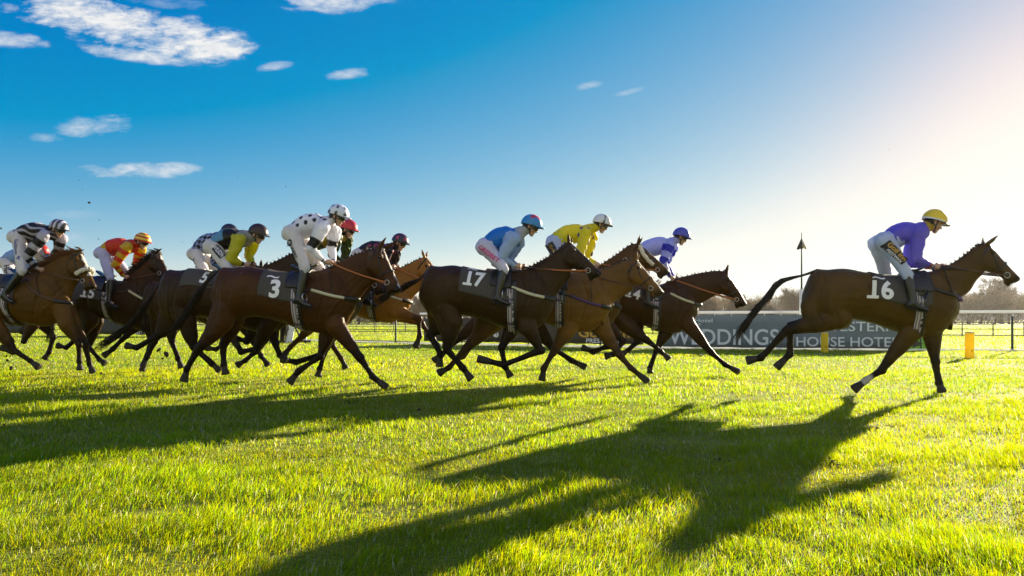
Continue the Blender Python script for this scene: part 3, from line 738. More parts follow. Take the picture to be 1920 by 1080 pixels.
# ------------------------------------------------------------------ jockeys
def build_jockey(j, h):
    fr = Plane(h['x0'], j.get('Z', h['Z']), h.get('psi', R(4))); P = fr.P
    root = empty('person', fr.loc, fr.rz, label=j['label'], cat='jockey', group='jockeys crouching over their horses')
    sc = j.get('sc', 1.0)
    hip = P(*j['hip']); sh = P(*j['sh']); hc = P(*j['hel'])
    def lim(p, y): q = P(*p, -y); return q
    near = dict(sh=lim(j['shn'] if 'shn' in j else j['sh'], .17), el=lim(j['el'], .23), wr=lim(j['wr'], .11), hd=lim(j['hd'], .065),
                hp=lim(j['hip'], .10), kn=lim(j['kn'], .30), an=lim(j['an'], .335), to=lim(j['to'], .34))
    fx = np.array(j.get('far', (.06, 0, .0)))
    far = {k_: v_ * np.array([1, -1, 1]) + (fx if k_ in ('sh', 'el', 'wr', 'hd') else 0) for k_, v_ in near.items()}
    if 'elf' in j: far['el'] = P(*j['elf'], .23)
    if 'wrf' in j: far['wr'] = P(*j['wrf'], .11)
    if 'hdf' in j: far['hd'] = P(*j['hdf'], .06)
    if 'knf' in j: far['kn'] = P(*j['knf'], .30)
    tor = sh - hip; tl = np.linalg.norm(tor); td = tor / tl
    tn = np.cross(td, [0, 1, 0]); tn /= np.linalg.norm(tn)
    if tn[2] < 0: tn = -tn      # towards the back
    pitch = R(j.get('pitch', 22)); f = np.array([math.cos(pitch), 0, -math.sin(pitch)]); u = np.array([math.sin(pitch), 0, math.cos(pitch)]); lt = np.array([0, 1., 0])
    HS = 1.0 * sc
    def hp_(a, b, c=0.0): return hc + (f * a + lt * b + u * c) * HS     # forward, sideways, up in metres
    # ---- the body, one continuous surface
    g = G()
    g.ell(hp_(-.005, 0, -.02), .100 * HS, .076 * HS, .10 * HS, U=f, W=lt)
    g.chain([hp_(.015, 0, -.07), hp_(.062, 0, -.135)], [.062 * HS, .028 * HS], [.055 * HS, .028 * HS])
    g.ell(hp_(.07, 0, -.06), .028, .05, .045, U=f, W=lt)               # mid-face
    g.cap(hp_(.090, 0, -.035), hp_(.112, 0, -.075), .010, .014, .010, .014)   # nose
    g.cap(hp_(.088, -.014, -.100), hp_(.088, .014, -.100), .010, .010)        # lips
    g.cap(hp_(.083, -.012, -.112), hp_(.083, .012, -.112), .009, .009)
    g.ell(hp_(.066, 0, -.138), .02, .022, .018)                        # chin
    for sd in (-1, 1):
        g.ell(hp_(-.012, sd * .078, -.055), .022, .010, .032, U=f, W=lt)      # ears
        g.ell(hp_(.055, sd * .042, -.075), .03, .02, .025, U=f, W=lt)         # cheekbones
    g.chain([hp_(-.03, 0, -.07), sh + td * .06 + tn * .04], [.058, .068])       # neck
    g.chain([hip, hip + tor * .5, sh - tor * .08], [.09, .09, .08], [.12, .13, .11])
    for q in (near, far):
        sd = -1 if q is near else 1
        g.chain([sh + np.array([0, sd * .08, 0]), q['sh'], q['el'], q['wr']], [.045, .045, .036, .026], None)
        g.chain([hip + np.array([0, sd * .05, 0]), q['hp'], q['kn'], q['an'], q['an'] + (q['to'] - q['an']) * .35], [.09, .085, .05, .034, .024])
        # hand: palm, four curled fingers, thumb
        w = q['wr']; hd = q['hd']; dv = hd - w; ln = np.linalg.norm(dv); dv = dv / (ln + 1e-9)
        palm = w + dv * .055
        up = np.array([0, 0, 1.]) - dv * dv[2]; up /= np.linalg.norm(up); sdv = np.cross(up, dv) * 1.0
        inn = np.array([0, -sd, 0.])
        g.cap(w, palm, .026, .030, .022, .024)
        g.ell(w + dv * .06, .042, .020, .036, U=dv, W=(0, 1, 0))
        for fi, (off, lf) in enumerate(((.028, .034), (.010, .038), (-.009, .036), (-.027, .029))):
            k0 = w + dv * (.088 - .004 * fi) + up * off
            k1 = k0 + dv * lf * .55 + inn * lf * .45 - up * .004
            k2 = k1 - dv * lf * .25 + inn * lf * .75 - up * .003
            k3 = k2 - dv * lf * .65 + inn * lf * .1
            g.chain([k0, k1, k2, k3], [.0095, .0092, .0086, .0075], None, 8)
        t0 = w + dv * .035 + up * .026; t1 = t0 + dv * .035 + up * .014 + inn * .012; t2 = t1 + dv * .028 - up * .006 + inn * .010
        g.chain([t0, t1, t2], [.012, .0105, .009], None, 8)
    me = skinned(g, .0068, 3, .4)
    body = obj('body', me, M['skin'], root); btree = bvh_of(me)
    for sd in (-1, 1):
        e = obj('eye', G().ell(hp_(.082, sd * .03, -.045), .013, .013, .012).mesh(), M['white'], body)
        obj('iris', G().ell(hp_(.092, sd * .031, -.046), .005, .006, .006).mesh(), M['eye'], e)
    # hair under the cap
    hg = G().ell(hp_(-.035, 0, -.045), .075 * HS, .082 * HS, .06 * HS, U=f, W=lt)
    obj('hair', hg.mesh(), M['hair'], root)
    # ---- racing silk
    bulk = j.get('bulk', 1.1)
    g = G(); secs = []
    for t in np.linspace(-.03, 1.08, 12):
        r_ = float(np.interp(t, [-.03, .15, .5, .85, 1.08], [.125, .150, .155, .150, .085])) * bulk; w_ = float(np.interp(t, [-.03, .2, .6, .9, 1.08], [.155, .165, .19, .20, .10]))
        arch = .045 * math.sin(math.pi * min(1, max(0, t))) * bulk
        secs.append((hip + tor * t + tn * (arch - .0), tn * r_ * .9, np.array([0, w_, 0])))
    g.sections(secs, 18, .3)
    g.cap(sh + tn * .03, hp_(-.03, 0, -.085), .10, .072)
    for q in (near, far):
        sd = -1 if q is near else 1
        a = sh + np.array([0, sd * .08, 0]); mid = q['el'] + (q['wr'] - q['el']) * .5
        g.chain([a, q['sh'], q['sh'] + (q['el'] - q['sh']) * .55, q['el'], mid, q['wr'] + (q['el'] - q['wr']) * .06], [.10, .10, .086, .070, .056, .038], [.085, .082, .075, .068, .056, .040])
    me = skinned(g, .0105, 4, .5); v = coords(me); n = normals(me)
    bones = [(hip, sh)] + [(q[a], q[b]) for q in (near, far) for a, b in (('sh', 'el'), ('el', 'wr'))]
    ds = []; ts = []
    for bi, (a, b) in enumerate(bones):
        dd, t = seg_t(v, a, b); ds.append(dd * (.62 if bi == 0 else 1.0) + (0.0 if bi == 0 else .0)); ts.append(t)
    ds = np.array(ds); bone = ds.argmin(0); ts = np.array(ts); t = ts[bone, np.arange(len(v))]
    t_t = ((v - hip) @ td) / tl
    info = dict(v=v, bone=bone, t=t, tt=t_t, up=(v - hip) @ tn, td=td, tn=tn, hip=hip, sh=sh)
    col = np.array(j['silk'](info), float)
    wr_ = np.sin((v @ (td * 1.0)) * 95 + 3.0 * fbm(v, 7, 2)) * .0055 * np.clip(.4 + fbm(v, 6, 8), 0, 1.4) + fbm(v, 8, 1) * .010 + fbm(v, 24, 12) * .0035
    cuff = (bone == 2) | (bone == 4)
    set_coords(me, v + n * (wr_ * np.where(cuff, .8, 1.0))[:, None]); set_col(me, col)
    jersey = obj('racing_silk', me, M['silk'], root); j['jtree'] = bvh_of(me)
    # ---- breeches
    g = G()
    g.chain([hip - td * .01, hip + td * .10], [.135, .128], [.165, .165])
    for q in (near, far):
        sd = -1 if q is near else 1
        bt = np.array([-.045, 0, -.01])
        g.chain([hip + np.array([0, sd * .07, 0]) + bt, q['hp'] + bt * .9], [.112, .106], [.10, .10])
        kn = q['kn']; lo = kn + (q['an'] - kn) * .16; m1 = q['hp'] + (kn - q['hp']) * .5
        g.chain([q['hp'] + bt * .3, m1 - np.array([.008, 0, 0]), kn, lo], [.112, .090, .070, .055], [.105, .085, .066, .052])
    me = skinned(g, .0105, 4, .5); v = coords(me); n = normals(me)
    wr_ = fbm(v, 8, 21) * .006 + np.sin((v @ td) * 80 + 5 * fbm(v, 5, 22)) * .0035 + fbm(v, 26, 23) * .003
    set_coords(me, v + n * wr_[:, None]); set_col(me, np.tile(np.array(j.get('bcol', (.87, .87, .90))), (len(v), 1)) * (1 - .12 * np.clip(fbm(v, 6, 30), 0, 1))[:, None])
    br = obj('breeches', me, M['breech'], root); j['btree'] = bvh_of(me)
    # ---- boots
    for q in (near, far):
        kn, an, to = q['kn'], q['an'], q['to']; dv = an - kn; g = G()
        g.chain([kn + dv * .10, kn + dv * .38, kn + dv * .85, an], [.060, .060, .044, .044], [.056, .056, .042, .042])
        hl = an - (to - an) / np.linalg.norm(to - an) * .05 + np.array([0, 0, -.045]); to2 = an + (to - an) / np.linalg.norm(to - an) * .17 + np.array([0, 0, -.035])
        g.chain([an + np.array([0, 0, -.01]), hl], [.045, .034]); g.chain([hl, (hl + to2) / 2 + np.array([0, 0, .006]), to2], [.034, .036, .028], [.032, .038, .033]); g.cap(an, (hl + to2) / 2 + np.array([0, 0, .01]), .045, .04)
        me = skinned(g, .010, 3, .5); bo = obj('boot', me, M['boot'], root)
        sg = G(); dq = (to2 - hl); nq = dq / np.linalg.norm(dq); uq = np.array([-nq[2], 0, nq[0]])
        sg.sections([(hl - uq * .034 - nq * .03, uq * .008, np.array([0, .028, 0])), ((hl + to2) / 2 - uq * .036, uq * .007, np.array([0, .034, 0])), (to2 - uq * .030 + nq * .02, uq * .006, np.array([0, .030, 0]))], 12, .1)
        obj('sole', sg.mesh(), M['ink'], bo)
    # ---- cap
    V = []; Fc = []; na, ne = 48, 20; info = []
    tilt = R(j.get('captilt', 8)); cf = f * math.cos(tilt) + u * math.sin(tilt); cu = u * math.cos(tilt) - f * math.sin(tilt)
    for e in range(ne):
        el = R(96) * (1 - e / (ne - 1)) + R(-8)
        for a in range(na):
            az = 2 * math.pi * a / na; rf = .140 if math.cos(az) > 0 else .132
            lipd = 1.0 + (.03 if e == 0 else 0)
            p = hc + (cf * rf * math.cos(az) * math.sin(R(90) - el + R(0)) * 1.0 + lt * .113 * math.sin(az) * math.sin(R(90) - el) + cu * (.128 * math.cos(R(90) - el) - .005)) * HS * 1.0
            V.append(p); info.append((az, el))
    # rows run from the crown (e=0) to the rim
    for e in range(ne - 1):
        for a in range(na): Fc.append((e * na + a, e * na + (a + 1) % na, (e + 1) * na + (a + 1) % na, (e + 1) * na + a))
    V.append(hc + cu * .123 * HS); info.append((0, R(90)))
    for a in range(na): Fc.append(((a + 1) % na, a, len(V) - 1))
    me = mesh_from(V, Fc); v = coords(me); az = np.array([i[0] for i in info]); el = np.array([i[1] for i in info])
    loc = np.stack([(v - hc) @ cf, (v - hc) @ lt, (v - hc) @ cu], 1)
    v2 = v + normals(me) * (fbm(v, 24, 7) * .0016)[:, None]; set_coords(me, v2)
    set_col(me, np.array(j['capcol'](az, el, loc), float))
    me = modified(me, [('SUBSURF', dict(levels=1)), ('SOLIDIFY', dict(thickness=.012, offset=-1))])
    cap = obj('riding_cap', me, M['cap'], root)
    V = []; Fc = []; n1, n2 = 20, 4
    for i in range(n1):
        az = R(-62 + 124 * i / (n1 - 1))
        for k_ in range(n2):
            ex = 1 + .42 * (k_ / (n2 - 1)) * math.cos(az * 1.35)
            V.append(hc + (cf * .139 * math.cos(az) * ex + lt * .112 * math.sin(az) * (1 + .05 * k_) + cu * (-.014 - .020 * (k_ / (n2 - 1)) * math.cos(az) + .010 * math.cos(az * 2))) * HS)
    Fc = [(i * n2 + k_, (i + 1) * n2 + k_, (i + 1) * n2 + k_ + 1, i * n2 + k_ + 1) for i in range(n1 - 1) for k_ in range(n2 - 1)]
    pm = modified(mesh_from(V, Fc), [('SOLIDIFY', dict(thickness=.007, offset=0))])
    set_col(pm, np.tile(np.array(j.get('peak', (.02, .02, .02))), (len(pm.vertices), 1)))
    obj('peak', pm, M['cap'], cap)
    sg = G()
    for sd in (-1, 1):
        sg.tube([hp_(.02, sd * .095, .0), hp_(.012, sd * .083, -.07), hp_(.035, sd * .045, -.135), hp_(.045, 0, -.155)], .008, 6, flat=.4, wide=f)
        sg.tube([hp_(-.05, sd * .095, -.01), hp_(-.02, sd * .084, -.08), hp_(.012, sd * .080, -.09)], .007, 6, flat=.4, wide=f)
    obj('chin_strap', sg.mesh(), M['tack'], cap)
    bel = lambda a: R(26) - R(24) * math.cos(a)
    band = [hc + (cf * .146 * math.cos(a) * math.cos(bel(a)) + lt * .119 * math.sin(a) * math.cos(bel(a)) + cu * (.131 * math.sin(bel(a)) - .005)) * HS for a in np.linspace(0, 2 * math.pi, 32, endpoint=False)]
    if j.get('strapband', True): obj('goggle_strap', G().tube(band, .009, 6, flat=.25, closed=True, wide=cu).mesh(), M['tack'], cap)
    if j.get('goggles', True):
        gg = G(); V = []; Fc = []
        for i in range(15):
            a = R(-72 + 144 * i / 14)
            for k_ in range(4):
                zz = -.022 - .044 * k_ / 3 + (.012 if abs(i - 7) < 2 and k_ == 3 else 0)
                V.append(hp_(.008 + .108 * math.cos(a), .088 * math.sin(a), zz))
        Fc = [(i * 4 + k_, (i + 1) * 4 + k_, (i + 1) * 4 + k_ + 1, i * 4 + k_ + 1) for i in range(14) for k_ in range(3)]
        gm = modified(mesh_from(V, Fc), [('SOLIDIFY', dict(thickness=.01, offset=0))])
        obj('goggles', gm, M['goggle'], root)
    # number straps, patches and lettering on the breeches
    for it in j.get('prints', ()):
        if it[0] == 'text': _, tx, px, py, size, rot, mt, sx = it; project_text(tx, fr, px, py, size, rot, j['btree'], M[mt], br, bold=.02, sx=sx, off=.009)
        if it[0] == 'patch': _, w_, h_, px, py, rot, mt = it; project_patch(w_, h_, fr, px, py, rot, j['btree'], M[mt], br, off=.006)
        if it[0] == 'disc': _, w_, px, py, mt = it; project_patch(w_, w_, fr, px, py, 0, j['btree'], M[mt], br, name='roundel', disc=True, off=.006)
    if 'whip' in j:
        a = P(*j['whip'][0], -.07); b = P(*j['whip'][1], -.10)
        wo = obj('whip', G().tube([a, a + (b - a) * .3, (a + b) / 2 + np.array([0, 0, .01]), b], [.012, .011, .008, .006], 7).mesh(), M['tack'])
        wo.location = fr.loc; wo.rotation_euler = (0, 0, fr.rz)
        tag(wo, j['whip'][2], 'whip', 'riding whips held by the jockeys')
    return j

# ---- colours of the silks
def arr(c, n): return np.tile(np.array(c, float), (n, 1))
def mixc(base, m, c): base[m] = c; return base
def dots(v, cell, r, shift=0):
    q = v / cell; row = np.floor(q[:, 2]); qx = q[:, 0] + .5 * (row % 2); a = (qx - np.floor(qx) - .5); b = (q[:, 2] - row - .5); c_ = q[:, 1] - np.floor(q[:, 1]) - .5
    return a * a + b * b + c_ * c_ < r * r

def silk_purple(i): c = arr((.19, .15, .76), len(i['v'])); mixc(c, (i['tt'] > 1.20) & (i['bone'] == 0), (.62, .42, .03)); mixc(c, ((i['bone'] == 2) | (i['bone'] == 4)) & (i['t'] > .72) & (i['t'] < .84), (.5, .08, .07)); return mixc(c, ((i['bone'] == 2) | (i['bone'] == 4)) & (i['t'] >= .84) & (i['t'] < .92), (.62, .6, .45))
def silk_polka(i):
    v = i['v']; c = arr((.82, .87, 1.0), len(v)); tor = i['bone'] == 0
    s_ = (v - i['hip']) @ i['td']; ang = np.arctan2(v[:, 1], i['up']) * .17
    a = s_ / .125; row = np.floor(ang / .085); a2 = a + .5 * (row % 2)
    d = ((a2 - np.floor(a2) - .5) * .125) ** 2 + ((ang / .085 - row - .5) * .085) ** 2
    mixc(c, tor & (d < .027 ** 2) & (i['up'] > .03), (.015, .015, .03))
    mixc(c, ((i['bone'] == 1) | (i['bone'] == 3)) & (i['t'] > .52) & (i['t'] < .92), (.015, .013, .012))
    return mixc(c, ((i['bone'] == 2) | (i['bone'] == 4)) & (i['t'] > .85) & (i['t'] < .92), (.1, .1, .25))
def silk_blue(i): c = arr((.02, .24, .74), len(i['v'])); mixc(c, i['bone'] > 0, (.46, .62, .92)); return mixc(c, (i['bone'] == 0) & (i['tt'] > 1.02), (.5, .55, .62))
def silk_yellow(i):
    c = arr((.80, .74, .015), len(i['v'])); sl = i['bone'] > 0
    return mixc(c, (sl & dots(i['v'], .13, .33)), (.06, .05, .35))
def silk_lav(i):
    c = arr((.46, .50, .96), len(i['v'])); b1 = (i['bone'] == 1) | (i['bone'] == 3); b2 = (i['bone'] == 2) | (i['bone'] == 4)
    mixc(c, b1 & (i['t'] > .05) & (i['t'] < .42), (.02, .025, .55)); mixc(c, b1 & (i['t'] > .75), (.02, .025, .55)); return mixc(c, b2 & (i['t'] > .3), (.02, .03, .55))
def silk_black_yellow(i):
    c = arr((.018, .016, .013), len(i['v'])); mixc(c, (i['bone'] == 0) & (i['tt'] < .52) & (i['up'] > .02), (.16, .42, .66)); mixc(c, i['bone'] > 0, (.66, .64, .02))
    mixc(c, (i['tt'] > .98) & (i['bone'] == 0) & (i['up'] < .1), (.42, .44, .42)); return mixc(c, ((i['bone'] == 2) | (i['bone'] == 4)) & (i['t'] > .88), (.02, .02, .02))
def silk_check(i):
    v = i['v']; s_ = (v - i['hip']) @ i['td']; a = np.floor(s_ / .062) + np.floor((i['up'] + .5) / .062) + np.floor((v[:, 1] + 2) / .09)
    c = arr((.36, .42, .72), len(v)); return mixc(c, a.astype(int) % 2 == 0, (.015, .015, .02))
def silk_green(i):
    c = arr((.07, .11, .01), len(i['v'])); mixc(c, (i['bone'] == 0) & (i['tt'] > .55), (.5, .36, .03)); return mixc(c, dots(i['v'], .14, .3), (.02, .03, .01))
def silk_navy(i): c = arr((.025, .02, .035), len(i['v'])); return mixc(c, dots(i['v'], .12, .32), (.35, .05, .1))
def silk_hoops(i):
    v = i['v']; ph = ((v - i['hip']) @ i['td']) * .35 + i['up'] * .95 + .018 * np.sin(((v - i['hip']) @ i['td']) * 22)
    m = (ph / .10) % 1 < .36; b = (i['t'] * 2.2 + .1) % 1 < .42
    m = np.where(i['bone'] == 0, m, b); c = arr((.018, .014, .013), len(v)); return mixc(c, m, (.56, .55, .66))
def silk_red(i):
    c = arr((.60, .05, .012), len(i['v'])); mixc(c, (i['bone'] == 0) & (i['tt'] > .04) & (i['tt'] < .30), (.66, .5, .02)); sl = i['bone'] > 0
    return mixc(c, sl & (np.floor(i['t'] * 4.4 + .3).astype(int) % 2 == 0), (.66, .5, .02))
def silk_pale(i): return arr((.30, .45, .75), len(i['v']))
def one(c): return lambda az, el, l: arr(c, len(az))
def cap_yellow(az, el, l): return mixc(arr((.80, .56, .015), len(az)), el < R(-1), (.74, .74, .78))
def cap_dots(az, el, l): return mixc(arr((.66, .7, .82), len(az)), ((az * 1.4 % 1.22 - .61) ** 2 + ((el - R(22)) % .72 - .36) ** 2 * 1.4) < .062, (.02, .02, .03))
def cap_star(az, el, l): return mixc(arr((.03, .22, .55), len(az)), (el > R(52) - .35 * np.abs(np.sin(az * 3.0))) & (l[:, 0] > -.02), (.55, .02, .06))
def cap_white(az, el, l):
    c = arr((.66, .68, .72), len(az)); mixc(c, (np.abs(l[:, 1]) < .03), (.55, .5, .02)); return mixc(c, (np.abs(np.abs(l[:, 0] - .03) - .0) < .012) & (el < R(60)), (.05, .05, .06))
def cap_vert(az, el, l): return mixc(arr((.02, .017, .018), len(az)), np.floor((l[:, 0] + .5) / .035).astype(int) % 2 == 0, (.5, .48, .6))
def cap_hoop(az, el, l): return mixc(arr((.4, .03, .015), len(az)), np.floor((el + 1) / .27).astype(int) % 2 == 0, (.68, .5, .02))
def cap_spot(az, el, l): return mixc(arr((.02, .02, .05), len(az)), ((az * 1.3 % 1.3 - .65) ** 2 + ((el) % .8 - .4) ** 2) < .07, (.4, .03, .06))

# ------------------------------------------------------------------ the field of runners
BAY = (.058, .021, .002); DARKBAY = (.032, .0135, .002); BROWN = (.080, .042, .005); LIGHTBAY = (.155, .074, .012)
HS = {}
HS['16'] = dict(label="lone leading bay horse under number 16, out in front with tail streaming behind", x0=1650, Z=8.69, psi=R(6), xb=1507, xc=1793, yc=505, yw=509, yg=631,
    ntop=[(1735, 515), (1760, 503), (1785, 494), (1813, 475), (1841, 456), (1851, 454)], nbot=[(1782, 622), (1793, 580), (1800, 562), (1818, 546), (1832, 524), (1842, 516)],
    poll=(1850, 454), muz=(1913, 522), ear=[(1865, 442), (1850, 441)], coat=BROWN, S=1.0,
    hn=[(1542, 548), (1574, 596), (1474, 620), (1427, 671), (1402, 676)], hf=[(1545, 548), (1576, 598), (1482, 612), (1481, 664), (1457, 688)],
    fn=[(1735, 575), (1708, 622), (1652, 694), (1624, 713), (1602, 729)], ff=[(1758, 575), (1747, 622), (1753, 678), (1761, 718), (1766, 734)], socks=(2,),
    tail=[(1530, 508), (1503, 517), (1478, 523), (1456, 533), (1443, 553), (1424, 574), (1408, 594), (1400, 606)], tr=.8,
    cloth=(1626, 1690), num=("16", 1650, 545, 31, -3), hand=(1768, 498), gx=1705, stir=(1728, 574), bstrap='tack', bpad=True, breast=((1742, 540), (1795, 562)))
HS['14'] = dict(label="bay horse under number 14, second in the field with its head level and reins taut", x0=1200, Z=11.7, xb=1098, xc=1306, yc=527, yw=530, yg=624,
    ntop=[(1235, 535), (1252, 528), (1274, 521), (1313, 512), (1345, 508), (1362, 509)], nbot=[(1290, 600), (1306, 578), (1318, 568), (1334, 558), (1347, 553), (1354, 552)],
    poll=(1363, 508), muz=(1401, 570), ear=[(1363, 496), (1369, 497)], coat=(.046, .018, .002),
    hn=[(1128, 565), (1172, 608), (1213, 638), (1239, 659), (1253, 672)], hf=[(1125, 565), (1192, 606), (1196, 640), (1178, 656), (1166, 664)],
    fn=[(1275, 575), (1288, 607), (1333, 661), (1360, 684), (1384, 697)], ff=[(1265, 575), (1249, 622), (1231, 655), (1219, 690), (1219, 701)],
    cloth=(1158, 1200), num=("14", 1187, 551, 17, -16), hand=(1264, 525), gx=1226, stir=(1226, 572), reinmat='rein', breast=((1264, 551), (1305, 572)), cth=74)
HS['cheek'] = dict(label="dark bay horse in white sheepskin cheekpieces, its head above the loose horse", x0=1050, Z=10.85, xb=935, xc=1160, yc=520, yw=520, yg=622,
    ntop=[(1095, 522), (1115, 506), (1135, 491), (1161, 474), (1182, 459), (1194, 455)], nbot=[(1145, 600), (1160, 572), (1168, 555), (1178, 540), (1192, 522), (1200, 515)],
    poll=(1197, 455), muz=(1257, 508), ear=[(1199, 441), (1206, 444)], coat=(.075, .032, .005),
    hn=[(965, 560), (1000, 606), (1036, 652), (1072, 676), (1097, 688)], hf=[(960, 560), (905, 600), (856, 638), (829, 664), (814, 676)],
    fn=[(1135, 570), (1120, 610), (1142, 648), (1112, 660), (1092, 652)], ff=[(1140, 570), (1135, 605), (1168, 640), (1150, 664), (1136, 668)],
    cloth=(1010, 1050), hand=(1128, 496), reinmat='rein', fleece='cheek', brow=True)
HS['loose'] = dict(label="riderless light bay horse with empty saddle and a white face edge, left of number 14", x0=1015, Z=10.1, xb=893, xc=1143, yc=504, yw=506, yg=622,
    ntop=[(1075, 512), (1100, 508), (1132, 503), (1161, 492), (1180, 486), (1190, 486)], nbot=[(1133, 610), (1144, 582), (1150, 568), (1160, 560), (1176, 551), (1186, 546)],
    poll=(1193, 485), muz=(1244, 548), ear=[(1194, 470), (1201, 474)], coat=LIGHTBAY, dark=(.03, .014, .007), blaze=(.03, .1, .9), hyaw=-.10,
    hn=[(925, 550), (925, 602), (872, 655), (842, 689), (824, 699)], hf=[(925, 550), (935, 600), (890, 640), (868, 668), (852, 676)],
    fn=[(1085, 570), (1064, 618), (1036, 662), (1020, 690), (1016, 712)], ff=[(1115, 570), (1128, 612), (1161, 665), (1183, 690), (1214, 718)],
    cloth=(985, 1030), gx=1047, stir=(1055, 568), reinmat='leather', hand=(1120, 520), bstrap='purple', breast=((1085, 556), (1142, 578)))
HS['17'] = dict(label="dark brown horse under number 17 with tail held straight out behind", x0=910, Z=9.5, xb=788, xc=1035, yc=499, yw=503, yg=622,
    ntop=[(965, 512), (987, 503), (1019, 487), (1045, 469), (1060, 456), (1068, 452)], nbot=[(1020, 612), (1034, 578), (1042, 556), (1054, 538), (1062, 528), (1070, 520)],
    poll=(1069, 452), muz=(1129, 512), ear=[(1065, 438), (1075, 443)], coat=(.036, .017, .003), hyaw=-.06,
    hn=[(822, 548), (848, 602), (838, 655), (868, 690), (883, 710)], hf=[(820, 548), (832, 600), (806, 628), (826, 664), (824, 686)],
    fn=[(980, 575), (988, 612), (1014, 657), (945, 684), (897, 673)], ff=[(975, 575), (962, 612), (940, 652), (948, 688), (957, 705)],
    tail=[(802, 507), (786, 524), (768, 532), (752, 542), (738, 546), (722, 556)], tr=.8,
    cloth=(867, 925), num=("17", 889, 524, 25, -7), hand=(984, 501), gx=960, stir=(944, 560), reinmat='rein', breast=((978, 540), (1032, 562)))
HS['3'] = dict(label="bay horse under number 3, nearest the centre with one foreleg stretched forward", x0=530, Z=9.35, xb=398, xc=664, yc=502, yw=503, yg=624,
    ntop=[(590, 510), (612, 503), (634, 492), (658, 480), (686, 471), (712, 464)], nbot=[(650, 614), (662, 586), (672, 566), (686, 545), (698, 534), (708, 530)],
    poll=(718, 463), muz=(758, 545), ear=[(727, 446), (740, 451)], coat=BAY, hyaw=-.14, blaze=(.022, .1, .95),
    hn=[(430, 552), (420, 602), (371, 655), (351, 690), (345, 713)], hf=[(432, 552), (440, 600), (418, 648), (420, 684), (423, 700)],
    fn=[(612, 570), (630, 612), (675, 671), (699, 706), (724, 726)], ff=[(622, 570), (616, 620), (600, 668), (560, 696), (544, 716)],
    tail=[(414, 505), (395, 520), (372, 552), (352, 585), (336, 606)], tr=1.0,
    cloth=(502, 552), num=("3", 515, 543, 31, -3), hand=(624, 494), gx=568, stir=(571, 566), reinmat='rein', breast=((612, 545), (664, 562)))
HS['red'] = dict(label="dark horse almost hidden behind number 3, ridden by the red-capped jockey", x0=560, Z=10.95, xb=450, xc=674, yc=519, yw=519, yg=616,
    ntop=[(600, 524), (625, 512), (648, 500), (668, 486), (683, 478)], nbot=[(658, 604), (674, 576), (684, 562), (694, 546), (702, 536)],
    poll=(688, 474), muz=(728, 545), ear=[(691, 460), (700, 463)], coat=(.04, .018, .010),
    hn=[(482, 555), (512, 600), (480, 658), (460, 676), (446, 684)], hf=[(480, 555), (490, 600), (462, 640), (448, 636), (436, 630)],
    fn=[(650, 575), (632, 612), (612, 652), (600, 690), (597, 704)], ff=[(645, 575), (625, 612), (604, 664), (556, 679), (529, 674)],
    cloth=(540, 585), hand=(648, 494))
HS['5'] = dict(label="dark bay horse under a folded number 5, its rump behind the tail of number 3", x0=430, Z=10.2, xb=298, xc=556, yc=507, yw=505, yg=622,
    ntop=[(478, 512), (500, 498), (525, 486), (545, 476), (562, 468), (575, 462)], nbot=[(545, 604), (556, 575), (562, 558), (574, 540), (586, 528), (592, 520)],
    poll=(580, 462), muz=(632, 528), ear=[(578, 448), (588, 450)], coat=DARKBAY,
    hn=[(328, 555), (350, 604), (364, 652), (398, 682), (411, 694)], hf=[(326, 555), (320, 605), (292, 632), (256, 652), (238, 648)],
    fn=[(525, 575), (500, 612), (480, 654), (452, 660), (438, 636)], ff=[(520, 575), (508, 612), (516, 645), (525, 666), (535, 676)],
    tail=[(312, 512), (296, 535), (272, 575), (240, 612), (208, 636)], tr=.9,
    cloth=(355, 405), num=("5", 384, 521, 20, -5), hand=(463, 494), cth=70)
HS['check'] = dict(tail=[(284, 532), (277, 556), (272, 584), (270, 610)], tr=.5, label="dark horse hidden behind number 5, ridden by the jockey in checked silks", x0=370, Z=11.9, xb=270, xc=476, yc=528, yw=528, yg=616,
    ntop=[(415, 532), (436, 522), (458, 512), (476, 504), (492, 498)], nbot=[(465, 604), (476, 580), (484, 562), (496, 550), (504, 542)],
    poll=(494, 498), muz=(534, 556), ear=[(494, 486), (500, 487)], coat=DARKBAY,
    hn=[(298, 565), (318, 602), (322, 640), (334, 672), (340, 688)], hf=[(296, 565), (300, 600), (290, 640), (276, 670), (268, 686)],
    fn=[(450, 575), (455, 606), (475, 640), (490, 668), (502, 684)], ff=[(450, 575), (440, 606), (425, 640), (405, 655), (388, 652)],
    cloth=(345, 385), hand=(440, 512))
HS['chestnut'] = dict(label="light chestnut horse leaping with both forelegs tucked, between numbers 3 and 17", x0=665, Z=11.7, xb=568, xc=768, yc=522, yw=520, yg=604,
    ntop=[(700, 524), (722, 516), (745, 505), (766, 495), (784, 486), (796, 481)], nbot=[(755, 596), (768, 572), (776, 556), (788, 545), (798, 534), (804, 526)],
    poll=(799, 480), muz=(846, 540), ear=[(792, 468), (800, 470)], coat=(.30, .13, .02), dark=(.05, .02, .01),
    hn=[(598, 560), (612, 600), (622, 646), (640, 672), (648, 690)], hf=[(596, 560), (590, 600), (565, 632), (545, 650), (534, 664)],
    fn=[(745, 560), (740, 584), (785, 597), (787, 630), (780, 650)], ff=[(745, 565), (752, 590), (790, 607), (812, 634), (822, 650)],
    cloth=(640, 680), hand=(735, 498), reinmat='rein', socks=())
